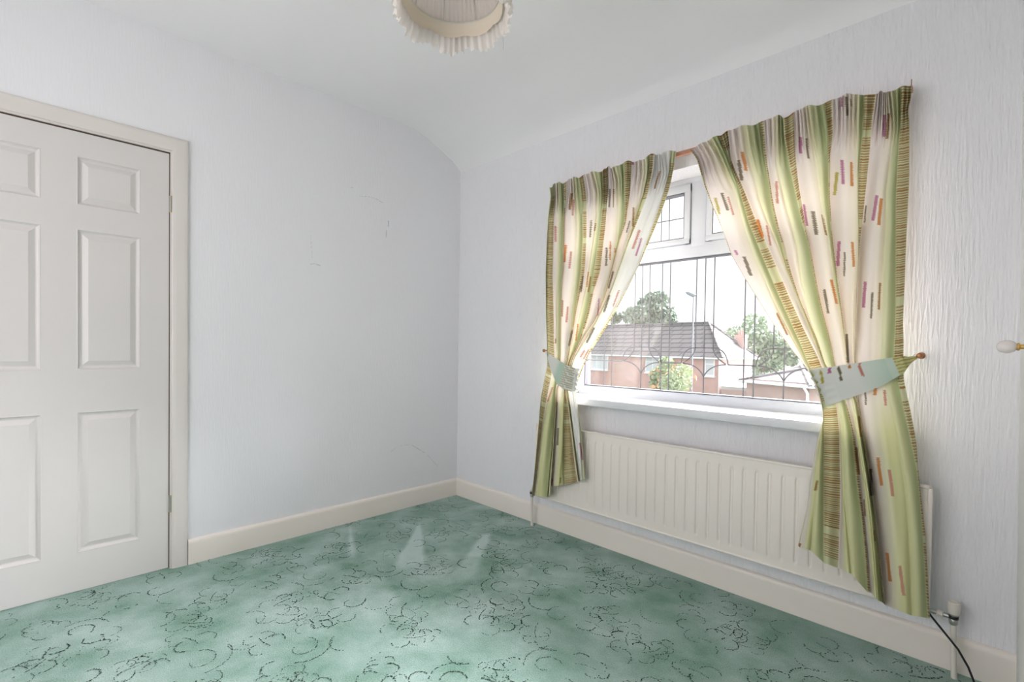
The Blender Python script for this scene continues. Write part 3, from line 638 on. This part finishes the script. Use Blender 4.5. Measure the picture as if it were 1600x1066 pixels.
LD = [(893,303,890,327,'b',4),(896,313,895,336,'r',2.6),(868,354,868,377,'r',3),(884,384,882,409,'o',3.6),(892,394,890,419,'r',3),(924,345,922,370,'k',2.4),(931,350,929,360,'b',1.6),(953,296,952,323,'k',3),(959,296,958,323,'b',1.6),
 (948,388,947,415,'k',3.2),(954,378,953,405,'o',2.4),(961,389,961,394,'r',2),(990,325,989,353,'b',2.8),(984,346,979,363,'k',2.2),(1031,268,1023,294,'b',2.4),(999,360,989,388,'r',3.6),(1002,373,994,399,'p',2.6),
 (989,247,989,257,'p',3),(911,432,908,456,'k',2.4),(919,426,917,448,'o',1.8),(923,433,919,456,'b',2.4),(958,425,951,450,'k',2.8),(936,467,934,492,'p',2),(952,462,944,487,'k',3),(967,454,958,478,'r',2),
 (879,470,878,494,'b',2.4),(887,480,885,503,'r',3),(894,517,889,540,'k',2.8),(903,507,900,532,'o',2.2),(928,513,917,535,'k',3),(913,548,907,558,'r',2.6),(920,547,912,561,'r',1.6),
 (863,606,856,627,'r',2.4),(872,670,871,695,'k',3),(906,693,910,718,'p',2.4),(863,749,862,758,'p',2.4),(876,747,875,755,'b',2),(868,530,868,536,'b',2)]
curtain(cl, LB, LT, [-.078, -.105, -.130, -.138, -.152], .050, 9, LD, px_col=1.5)

# curtain rail behind the headings
rail = empty('curtain_rail', (0, 0, 0), 'thin reddish wooden curtain batten above the window', 'curtain rail')
p0 = on_y(860, 293, -.045); p1 = on_y(1424, 136, -.045)
zr = 2.032
box('batten', p0[0]+.004, p1[0]+.004, -.052, -.030, zr-.010, zr+.010, M_RAILM, rail, bev=.002)
for x in (p0[0]+.08, 1.25, 1.55, 2.15, p1[0]-.08): box('bracket', x-.012, x+.012, -.032, .002, zr-.02, zr+.02, M_RAILM, rail)
tube('end_screw', [(p1[0], -.045, zr+.01), (p1[0], -.045, zr+.034)], .0016, M_COPPER, rail, 6)
for k, (x, y, x2, y2) in enumerate(((1062, 246, 1064, 258), (1064, 247, 1060, 262), (1067, 247, 1068, 256))):   # loose header threads
    a = on_y(x, y, -.055); b = on_y(x2, y2, -.055); tube('loose_thread', [tuple(a), tuple((a+b)/2+np.array([.004, 0, 0])), tuple(b)], .0006, M_ROD, cl, 4)

# tie-backs and their hooks
def tieback(up, lo, lab, colf, hook_px, y_hook, dash, sgn):
    n, m = 70, 26; S = np.linspace(0, 1, n)
    def path(pts, s):
        p = np.array(pts, float); d = np.concatenate([[0], np.cumsum(np.hypot(*np.diff(p, axis=0).T))]); d /= d[-1]
        return np.stack([np.interp(s, d, p[:, 0]), np.interp(s, d, p[:, 1])], -1)
    U, Lo = path(up, S), path(lo, S); V, Cl = [], []; rs = np.random.default_rng(4)
    for i in range(n):                                  # front run, hook to fold
        for j in range(m):
            t = j/(m-1); q = U[i]*(1-t)+Lo[i]*t
            dep = .022+.032*math.sin(math.pi*min(1, S[i]*1.15+.06))**.7*(.8+.2*math.sin(math.pi*t))
            if S[i] > .8: dep += .004*math.sin(t*34)*(S[i]-.8)/.2; q = q+np.array([sgn*2.2*math.sin(t*29+1)*(S[i]-.8)/.2, 0])
            if S[i] > .93: dep -= (S[i]-.93)/.07*.03
            V.append(on_y(q[0], q[1], -.122-dep if S[i] > .12 else (y_hook+(-.144-y_hook)*S[i]/.12)))
            c = colf(S[i], t, q)
            for (x0, y0, x1, y1, cc, wd) in dash:
                tt = min(1, max(0, (q[1]-y0)/(y1-y0+1e-9)))
                if y0 <= q[1] <= y1 and abs(q[0]-(x0+(x1-x0)*tt)) < wd/2: c = np.array(DASH[cc])
            Cl.append(c)
    nb = 24                                             # back run, behind the curtain to the wall hook
    e0, e1 = V[(n-1)*m], V[n*m-1]; h0, h1 = V[0], V[m-1]
    for i in range(1, nb+1):
        s = i/nb
        for j in range(m):
            t = j/(m-1); a = np.array(e0)*(1-t)+np.array(e1)*t; b = np.array(h0)*(1-t)+np.array(h1)*t; q = a*(1-s)+b*s
            q[1] = a[1]*(1-s)**6+(-.100)*(1-(1-s)**6)*(1-s**8)+y_hook*s**8; V.append(q); Cl.append(colf(1-s, t, (0, 0)))
    Fc = []; N = n+nb
    for i in range(N-1):
        for j in range(m-1): a = i*m+j; Fc.append((a, a+1, a+m+1, a+m))
    o = mesh_obj('curtain_tieback', V, Fc, M_TIE, None, smooth=True)
    at = o.data.color_attributes.new('col', 'FLOAT_COLOR', 'POINT'); at.data.foreach_set('color', np.concatenate([np.array(Cl), np.ones((len(Cl), 1))], 1).astype(np.float32).ravel())
    tag(o, lab, 'tieback', 'pair of curtain tiebacks'); return o
PW = np.array(srgb(226, 228, 222)); AQ = np.array(srgb(190, 212, 196))
def colR(s, t, q):
    c = AQ*.75+PW*.25 if s < .3 else AQ+(PW-AQ)*min(1, (s-.3)/.3)
    if s < .22 and (math.sin(q[1]*1.15+.25*q[0]) > .25): c = np.array(srgb(176, 150, 84))
    elif s < .22: c = np.array(srgb(196, 206, 150))
    return c
def colL(s, t, q):
    c = PW if s < .38 else (PW+(AQ-PW)*min(1, (s-.38)/.1))
    if .62 < s < .88: c = np.array(srgb(168, 160, 122)) if math.sin(q[1]*1.75-.5*q[0]) > .3 else PW
    elif s >= .88: c = PW
    return c
tR = tieback([(1432, 556), (1424, 558), (1408, 556.5), (1385, 560), (1340, 567), (1300, 573), (1263, 578)], [(1433, 561), (1424, 567), (1412, 583), (1380, 602), (1345, 616), (1315, 626), (1286, 637)],
   'long white printed fabric tieback around the curtain beside the fitted cupboard', colR, None, -.060, [(1282,578,1286,600,'y',4), (1296,575,1296,583,'p',5), (1310,572,1315,595,'k',4.5), (1327,569,1329,576,'o',5), (1342,567,1348,588,'r',5)], -1)
tL = tieback([(853, 549), (857, 552), (870, 561), (886, 571), (897, 575), (905, 577)], [(853, 552), (857, 566), (862, 583), (870, 600), (880, 608), (893, 612), (905, 611)],
   'short white and aqua fabric tieback around the curtain beside the bare corner', colL, None, -.060, [], 1)
def hook(px, py, lab, sgn):
    h = empty('tieback_hook', (0, 0, 0), lab, 'hook', 'pair of tieback hooks'); p = on_y(px, py, -.055)
    lathe('wall_plate', [(0, -.004), (.010, -.004), (.012, 0), (.012, .002)], (p[0], 0, p[2]), M_COPPER, h, 16, 'y')
    tube('stem', [(p[0], .001, p[2]), (p[0], -.055, p[2])], .0032, M_COPPER, h, 10)
    lathe('knob', [(0, -.012), (.006, -.011), (.0095, -.006), (.0095, 0), (.006, .005), (.0035, .008)], (p[0], -.055, p[2]), M_COPPER, h, 16, 'y')
    r = .008; cx = p[0]-sgn*.010
    tube('ring', [(cx+r*math.cos(a), -.050+.003*math.sin(a*2), p[2]-.003+r*math.sin(a)) for a in np.linspace(0, 2*math.pi, 17)], .0011, M_METAL, h, 6)
hook(1437, 556, 'brown metal tieback hook on the wall near the fitted cupboard', 1)
hook(850.5, 548, 'brown metal tieback hook on the wall near the bare corner', -1)

# ------------------------------------------------------------------ pendant lampshade
lamp = empty('pendant_light', (0, 0, 0), 'cream frilled fabric pendant lampshade hanging from the ceiling', 'lampshade')
fh = _f*[1, 1, 0]; fh /= np.linalg.norm(fh)
LC = CAM+ray(708, 20)*1.29; LX, LYc = float(LC[0]), float(LC[1])
M_SHADE = sheer(mat('pleated_shade_lining', (.88, .81, .76), .8, bump=((90, 90, 3), .3, .003, 2)), (.88, .81, .76), .35)
M_BAND = mat('tan_satin_band', (.80, .70, .57), .55)
def ring_mesh(name, fn, nu, nv, m, par):
    V = [fn(2*math.pi*i/nu, j/(nv-1)) for i in range(nu) for j in range(nv)]; Fc = []
    for i in range(nu):
        for j in range(nv-1): a = i*nv+j; b = ((i+1) % nu)*nv+j; Fc.append((a, b, b+1, a+1))
    return mesh_obj(name, V, Fc, m, par, smooth=True)
def shade_fn(a, t):
    r = (.122-.072*t**1.6)*(1+.012*math.sin(a*60)); z = 2.028+.20*t; return (LX+r*math.cos(a), LYc+r*math.sin(a), z)
sh = ring_mesh('shade', shade_fn, 300, 12, M_SHADE, lamp)
def band_fn(a, t):
    sc = .030+.009*abs(math.sin(a*4+.55))**.8; r = .122+.004*math.sin(math.pi*t)+.008*t; return (LX+r*math.cos(a), LYc+r*math.sin(a), 2.029-sc*t)
ring_mesh('hem_band', band_fn, 240, 6, M_BAND, lamp)
def frill_fn(k, r0, zt_, drop, ph, amp, fr):
    def fn(a, t):
        sc = drop+.008*math.sin(a*8+ph)+.004*math.sin(a*31+ph); r = r0+.020*t+amp*(.35+.65*t)*math.sin(a*fr+2*math.sin(a*5+ph)); return (LX+r*math.cos(a), LYc+r*math.sin(a), zt_-sc*t+.003*t*math.sin(a*fr*2.1))
    return fn
ring_mesh('lace_frill', frill_fn(0, .130, 2.037, .076, 0, .006, 46), 560, 12, M_LACE, lamp)
ring_mesh('lace_frill', frill_fn(1, .134, 2.051, .060, 1.7, .005, 39), 560, 10, M_LACE, lamp)
tube('ring_wire', [(LX+.121*math.cos(a), LYc+.121*math.sin(a), 2.029) for a in np.linspace(0, 2*math.pi, 49)], .0018, M_ROD, lamp, 6)
for k in range(8):
    a = 2*math.pi*k/8+.35; tube('frame_wire', [(LX+(.120-.072*t**1.6)*math.cos(a), LYc+(.120-.072*t**1.6)*math.sin(a), 2.028+.2*t) for t in np.linspace(0, 1, 8)], .0013, M_ROD, sh, 5)
for k in range(3):
    a = 2*math.pi*k/3; tube('fitter_spoke', [(LX+.018*math.cos(a), LYc+.018*math.sin(a), 2.22), (LX+.05*math.cos(a), LYc+.05*math.sin(a), 2.228)], .0015, M_ROD, lamp, 5)
lathe('lamp_holder', [(0, 2.27), (.012, 2.27), (.019, 2.245), (.019, 2.195), (.015, 2.18), (0, 2.18)], (LX, LYc, 0), M_UPVC, lamp, 20)
lathe('bulb', [(0, 2.095), (.018, 2.102), (.028, 2.125), (.024, 2.155), (.013, 2.18)], (LX, LYc, 0), M_UPVC, lamp, 20)
tube('flex', [(LX, LYc, 2.26), (LX, LYc, ZC-.02)], .003, M_UPVC, lamp, 8)
lathe('ceiling_rose', [(0, ZC-.032), (.016, ZC-.032), (.022, ZC-.022), (.042, ZC-.012), (.045, ZC+.001)], (LX, LYc, 0), M_UPVC, lamp, 28)
p = CAM+ray(787, 46)*1.30; tube('loose_thread', [tuple(p), tuple(p+np.array([0, 0, -.055]))], .0007, M_ROD, lamp, 4)

# ------------------------------------------------------------------ fitted cupboard on the right
M_CUP = mat('cupboard_paint', (.80, .79, .76), .45)
cup = empty('fitted_cupboard', (0, 0, 0), 'off white fitted cupboard with a pale ball knob on a brass collar', 'cupboard')
def xs_(z): return 2.888-.014*z
def slab(name, y0, y1, z0, z1, xoff, thick, m, par):
    V = []
    for z in (z0, z1):
        for y in (y0, y1): V += [(xs_(z)+xoff, y, z), (xs_(z)+xoff+thick, y, z)]
    Fc = [(0, 1, 3, 2), (4, 6, 7, 5), (0, 4, 5, 1), (2, 3, 7, 6), (0, 2, 6, 4), (1, 5, 7, 3)]
    bm = bmesh.new(); vs_ = [bm.verts.new(v) for v in V]
    for f in Fc: bm.faces.new([vs_[i] for i in f])
    return bm_obj(name, bm, m, par)
slab('frame_post', -.34, -.001, .0, 2.42, .0, .05, M_CUP, cup); slab('frame_post', -1.30, -1.18, .0, 2.54, 0, .05, M_CUP, cup)
slab('frame_head', -1.18, -.34, 2.05, 2.52, .0, .05, M_CUP, cup); slab('plinth', -1.18, -.34, 0, .09, .0, .05, M_CUP, cup)
dr = slab('cupboard_door', -1.175, -.345, .095, 2.045, -.003, .02, M_CUP, cup)
slab('side_panel', -1.30, -1.28, 0, 2.54, .05, .52, M_CUP, cup)
kb = CAM+ray(1578, 542)*1.145; kx = xs_(kb[2])-.003
lathe('knob_collar', [(0, 0), (.012, 0), (.012, -.003), (.006, -.005), (.0055, -.012), (.009, -.014), (.009, -.017), (.0055, -.019)], (kx, kb[1], kb[2]), M_BRASS, dr, 20, 'x')
M_KNOB = mat('pearl_knob', (.80, .74, .72), .12)
lathe('door_knob', [(.0055, -.017), (.011, -.021), (.0148, -.029), (.0152, -.036), (.0125, -.045), (.007, -.0505), (0, -.052)], (kx, kb[1], kb[2]), M_KNOB, dr, 28, 'x')

# ------------------------------------------------------------------ outside
def out_pt(X, Z, dz=0):
    """X right of and Z ahead of the eye in metres, dz above eye level"""
    rh = np.array([fh[1], -fh[0], 0]); return np.array([CAM[0], CAM[1], 0])+rh*X+fh*Z+np.array([0, 0, CAM[2]+dz])
GZ = -4.2
M_GRASS = mat('rough_grass', (.16, .17, .14), .9, var=(.3, .3)); M_ROAD = mat('asphalt', (.25, .25, .26), .9)
M_BRICK = mat('red_brick', (.60, .40, .36), .85, var=(1.5, .2)); M_BRICK2 = mat('brown_brick', (.46, .34, .31), .85, var=(1.5, .2))
M_PAINTW = mat('white_window_frame', (.8, .8, .8), .5); M_PANE = mat('dark_pane', (.60, .62, .64), .15)
M_FELT = mat('pale_felt_roof', (.48, .46, .43), .9, var=(.8, .1))
def tile_mat():
    m = mat('concrete_roof_tile', (.34, .29, .27), .85); N, L = nodes_of(m); p = N['Principled BSDF']
    tc = N.new('ShaderNodeTexCoord'); br = N.new('ShaderNodeTexBrick'); br.inputs['Scale'].default_value = 1
    br.inputs['Color1'].default_value = (.25, .225, .222, 1); br.inputs['Color2'].default_value = (.22, .20, .198, 1); br.inputs['Mortar'].default_value = (.11, .10, .10, 1)
    br.inputs['Mortar Size'].default_value = .035; br.inputs['Brick Width'].default_value = .9; br.inputs['Row Height'].default_value = .30
    sx = N.new('ShaderNodeSeparateXYZ'); cx = N.new('ShaderNodeCombineXYZ'); ad = N.new('ShaderNodeMath'); ad.operation = 'SUBTRACT'
    L.new(tc.outputs['Object'], sx.inputs[0]); L.new(sx.outputs[0], ad.inputs[0]); L.new(sx.outputs[1], ad.inputs[1]); L.new(ad.outputs[0], cx.inputs[0]); L.new(sx.outputs[2], cx.inputs[1])
    L.new(cx.outputs[0], br.inputs['Vector']); L.new(br.outputs[0], p.inputs['Base Color']); return m
M_TILE = tile_mat()
gv = [(x, y, GZ) for x, y in ((-400, .6), (400, .6), (400, 700), (-400, 700))]
tag(mesh_obj('ground', gv, [(0, 1, 2, 3)], M_GRASS), 'rough grass and gardens below the window', 'ground', kind='stuff')

def house(name, C, u, v, lu, lv, eave, ridge, wallm, label, over=.35):
    """hipped house: near corner C (X, Z), unit axes u, v in eye coordinates, heights above eye level"""
    h = empty(name, (0, 0, 0), label, 'house'); C, u, v = map(np.array, (C, u, v)); P = lambda a, b, dz: out_pt(*(C+u*a+v*b), dz)
    gz = GZ-CAM[2]; q = [(0, 0), (lu, 0), (lu, lv), (0, lv)]
    V = [P(a, b, gz) for a, b in q]+[P(a, b, eave+.02) for a, b in q]
    mesh_obj('wall', V, [(0, 1, 5, 4), (1, 2, 6, 5), (2, 3, 7, 6), (3, 0, 4, 7), (4, 5, 6, 7)], wallm, h)
    o = over; e = [(-o, -o), (lu+o, -o), (lu+o, lv+o), (-o, lv+o)]; hw = lv/2
    V = [P(a, b, eave-.10) for a, b in e]+[P(hw, hw, ridge), P(lu-hw, hw, ridge)]+[P(a, b, eave-.20) for a, b in e]
    rf = mesh_obj('roof', V, [(0, 1, 5, 4), (1, 2, 5), (2, 3, 4, 5), (3, 0, 4), (0, 6, 7, 1), (1, 7, 8, 2), (2, 8, 9, 3), (3, 9, 6, 0), (9, 8, 7, 6)], M_TILE, h)
    bm = bmesh.new()
    for a, b in ((0, 4), (3, 4), (1, 5), (2, 5), (4, 5)): add_tube(bm, [V[a], V[b]], .09, 6)
    bm_obj('ridge_tile', bm, M_TILE, rf); bm = bmesh.new()
    for a, b in ((0, 1), (1, 2), (2, 3), (3, 0)): add_tube(bm, [V[a]+np.array([0, 0, -.03]), V[b]+np.array([0, 0, -.03])], .06, 6)
    bm_obj('gutter', bm, M_PAINTW, rf)
    return h, P
def house_window(h, P, face, a0, a1, z0, z1, t=.07):
    """window in the front (face 0) or side (face 1) wall"""
    Q = (lambda a, d, z: P(a, -d, z)) if face == 0 else (lambda a, d, z: P(-d, a, z))
    def bx(nm, a0, a1, z0, z1, d0, d1, m, par):
        V = [Q(a, d, z) for z in (z0, z1) for d in (d0, d1) for a in (a0, a1)]
        return mesh_obj(nm, V, [(0, 1, 3, 2), (4, 6, 7, 5), (0, 4, 5, 1), (2, 3, 7, 6), (0, 2, 6, 4), (1, 5, 7, 3)], m, par)
    w = bx('window_frame', a0, a1, z0, z1, -.02, .05, M_PAINTW, h); n = max(1, round((a1-a0)/.62)); pw = (a1-a0-t)/n
    for k in range(n):
        bx('pane', a0+t+k*pw, a0+k*pw+pw, z0+t, z1-.42, .04, .055, M_PANE, w); bx('pane', a0+t+k*pw, a0+k*pw+pw, z1-.36, z1-t, .04, .055, M_PANE, w)
    bx('sill', a0-.06, a1+.06, z0-.10, z0, -.02, .12, M_PAINTW, w)
HC, HU, HV = (12.7, 30.0), (-.62, .785), (.785, .62)
hA, PA = house('brick_house', HC, HU, HV, 17.0, 3.9, -.42, 1.80, M_BRICK, 'red brick house with hipped tiled roof seen through the window')
for a0, a1 in ((.35, 1.0), (4.3, 5.5), (8.9, 10.6), (12.3, 13.6)): house_window(hA, PA, 0, a0, a1, -1.65, -.52)
for a0, a1 in ((.5, 1.2), (4.3, 5.6), (8.7, 10.8)): house_window(hA, PA, 0, a0, a1, -4.6, -3.2)
for nm, a in (('corner_pipe', .02), ('corner_pipe', 3.4)): tube(nm, [PA(a, -.09, -.55), PA(a, -.09, GZ-CAM[2])], .05, M_PAINTW, hA, 8)
tube('corner_pipe', [PA(-.09, 3.7, -.55), PA(-.09, 3.7, GZ-CAM[2])], .05, M_PAINTW, hA, 8)
def chimney(par, P, a, b, w, z0, z1):
    V = [P(a+i*w, b+j*w, z) for z in (z0, z1) for j in (0, 1) for i in (0, 1)]
    c = mesh_obj('chimney', V, [(0, 1, 3, 2), (4, 6, 7, 5), (0, 4, 5, 1), (2, 3, 7, 6), (0, 2, 6, 4), (1, 5, 7, 3)], M_BRICK, par)
    V = [P(a+w*.5+i*w*.58, b+w*.5+j*w*.58, z) for z in (z1-.18, z1-.05) for j in (-1, 1) for i in (-1, 1)]
    mesh_obj('chimney_cap', V, [(0, 1, 3, 2), (4, 6, 7, 5), (0, 4, 5, 1), (2, 3, 7, 6), (0, 2, 6, 4), (1, 5, 7, 3)], M_BRICK, c)
    for s in (.3, .7): q = P(a+w*s, b+w*.5, z1-.05); lathe('chimney_pot', [(.13, 0), (.10, .1), (.10, .32), (.12, .36)], q, M_BRICK, c, 10)
chimney(hA, PA, 11.0, 1.8, .8, 1.2, 3.2); chimney(hA, PA, .2, 3.2, .55, -.4, 1.0)
# garage block with a pale felt roof, small tiled house beside it, white house far behind
def eye(px, D): return ((px-PPX)/F*D, D)
g = empty('flat_roof_garage', (0, 0, 0), 'low garage row with pale flat roof beside the brick house', 'garage')
gp = [out_pt(*eye(1128, 27.5), -2.05), out_pt(*eye(1262, 24.5), -2.05), out_pt(*eye(1258, 36), -2.05), out_pt(*eye(1158, 38), -2.05)]
V = gp+[p+np.array([0, 0, -.18]) for p in gp]; mesh_obj('roof', V, [(0, 1, 2, 3), (0, 4, 5, 1), (1, 5, 6, 2), (2, 6, 7, 3), (3, 7, 4, 0), (7, 6, 5, 4)], M_FELT, g)
V = [p*[1, 1, 0]+[0, 0, z] for z in (GZ, gp[0][2]-.17) for p in gp]; mesh_obj('wall', V, [(0, 1, 5, 4), (1, 2, 6, 5), (2, 3, 7, 6), (3, 0, 4, 7)], M_BRICK2, g)
sC = np.array(eye(1266, 21.0)); hB, PB = house('tiled_outbuilding', tuple(sC), (-.35, .937), (.937, .35), 3.4, 4.4, -1.42, -.72, M_BRICK2, 'small brick outbuilding with slate roof and white downpipe', .25)
tube('downpipe', [PB(0, -.3, -1.6), PB(.02, -.08, -1.85), PB(.02, -.08, GZ-CAM[2])], .06, M_PAINTW, hB, 8)
M_RENDER = mat('white_render', (.72, .71, .70), .8)
wC = np.array(eye(1268, 55.0)); hW, PW_ = house('white_house', tuple(wC), (-.95, .31), (.31, .95), 8, 7, .1, 2.2, M_RENDER, 'distant white rendered house beyond the garages', .3)
house_window(hW, PW_, 0, 1.2, 2.6, -1.3, -.2); house_window(hW, PW_, 0, 4.4, 5.8, -1.3, -.2)
# foliage: every tree or bush has a trunk and a crown of small leaf faces
M_LEAF1 = mat('leaf_dull_green', (.25, .31, .25), .8, var=(.8, .35)); M_LEAF2 = mat('leaf_fresh_green', (.30, .37, .26), .8, var=(.8, .35)); M_LEAF3 = mat('leaf_yellow_green', (.42, .47, .32), .8, var=(3, .35))
M_BARK = mat('bark', (.16, .12, .09), .9); M_BLOOM = mat('pink_orange_bloom', (.72, .36, .22), .8)
def foliage(name, px, py, D, rx, rz, n, leaf, m, label, seed, base_px=None):
    t = empty(name, (0, 0, 0), label, 'bush' if D < 20 else 'tree'); r = np.random.default_rng(seed); c = CAM+ray(px, py)*D
    blobs = [(c+np.array([r.normal(0, rx*.42), r.normal(0, rx*.42), r.normal(0, rz*.42)]), r.uniform(.28, .5)) for _ in range(11)]
    V, Fc = [], []
    for k in range(n):
        bc, br = blobs[r.integers(len(blobs))]; d = r.normal(size=3); d /= np.linalg.norm(d); p = bc+d*np.array([rx, rx, rz])*br*r.uniform(.72, 1.05)
        a = r.normal(size=3); a /= np.linalg.norm(a); b = np.cross(a, r.normal(size=3)); b /= np.linalg.norm(b); s = leaf*r.uniform(.6, 1.3); i = len(V)
        V += [p-a*s, p+b*s*.55, p+a*s, p-b*s*.55]; Fc.append((i, i+1, i+2, i+3))
    tag(mesh_obj('crown', V, Fc, m, t), kind='stuff')
    tr_ = mesh_obj('trunk', *tube_data([(c[0], c[1], GZ-.1), (c[0]+.1, c[1], (GZ+c[2])/2), (c[0], c[1], c[2])], [max(.06, rx*.08), max(.05, rx*.06), .03], 8), M_BARK, t)
    return t, c
def tube_data(pts, rad, n):
    bm = bmesh.new(); add_tube(bm, pts, rad, n); bm.verts.index_update(); V = [v.co[:] for v in bm.verts]; Fc = [[v.index for v in f.verts] for f in bm.faces]; bm.free(); return V, Fc
foliage('tree', 1020, 494, 58, 3.4, 2.2, 5200, .26, M_LEAF1, 'dull green round tree rising behind the brick house roof', 1)
foliage('tree', 1192, 550, 47, 2.7, 2.9, 5200, .22, M_LEAF2, 'broad green tree to the side of the brick house', 2)
foliage('tree', 1222, 546, 82, 3.8, 3.0, 3600, .25, M_LEAF2, 'far green tree standing behind the white rendered house', 3)
foliage('tree', 1180, 592, 41, 1.9, 1.1, 3000, .17, M_LEAF1, 'low hedge-like tree at the end of the flat garage roof', 5)
fb, fc = foliage('shrub', 1052, 592, 14, .72, .62, 3400, .055, M_LEAF3, 'yellow green shrub with pinkish blooms in front of the brick house', 4)
r = np.random.default_rng(11); V, Fc = [], []
for k in range(150):
    d = r.normal(size=3); d /= np.linalg.norm(d); p = fc+d*np.array([.7, .7, .6])*r.uniform(.4, .95); a = r.normal(size=3)*.03; b = r.normal(size=3)*.03; i = len(V); V += [p-a, p+b, p+a, p-b]; Fc.append((i, i+1, i+2, i+3))
tag(mesh_obj('bloom', V, Fc, M_BLOOM, fb), kind='stuff')
sl = empty('street_lamp', (0, 0, 0), 'slim grey street lamp post with a flat lantern head', 'street lamp'); q = CAM+ray(1083.5, 462)*26
M_POST = mat('grey_post', (.30, .32, .35), .5)
tube('post', [(q[0], q[1], GZ-.05), (q[0], q[1], q[2]-.05)], [.055, .03], M_POST, sl, 10)
rv = np.array([fh[1], -fh[0], 0]); bm = bmesh.new(); add_tube(bm, [q-rv*.42+[0, 0, .16], q-rv*.30+[0, 0, .14], q+[0, 0, .02], q+rv*.12], [.03, .10, .12, .05], 10); bm_obj('lantern', bm, M_POST, sl, smooth=True)
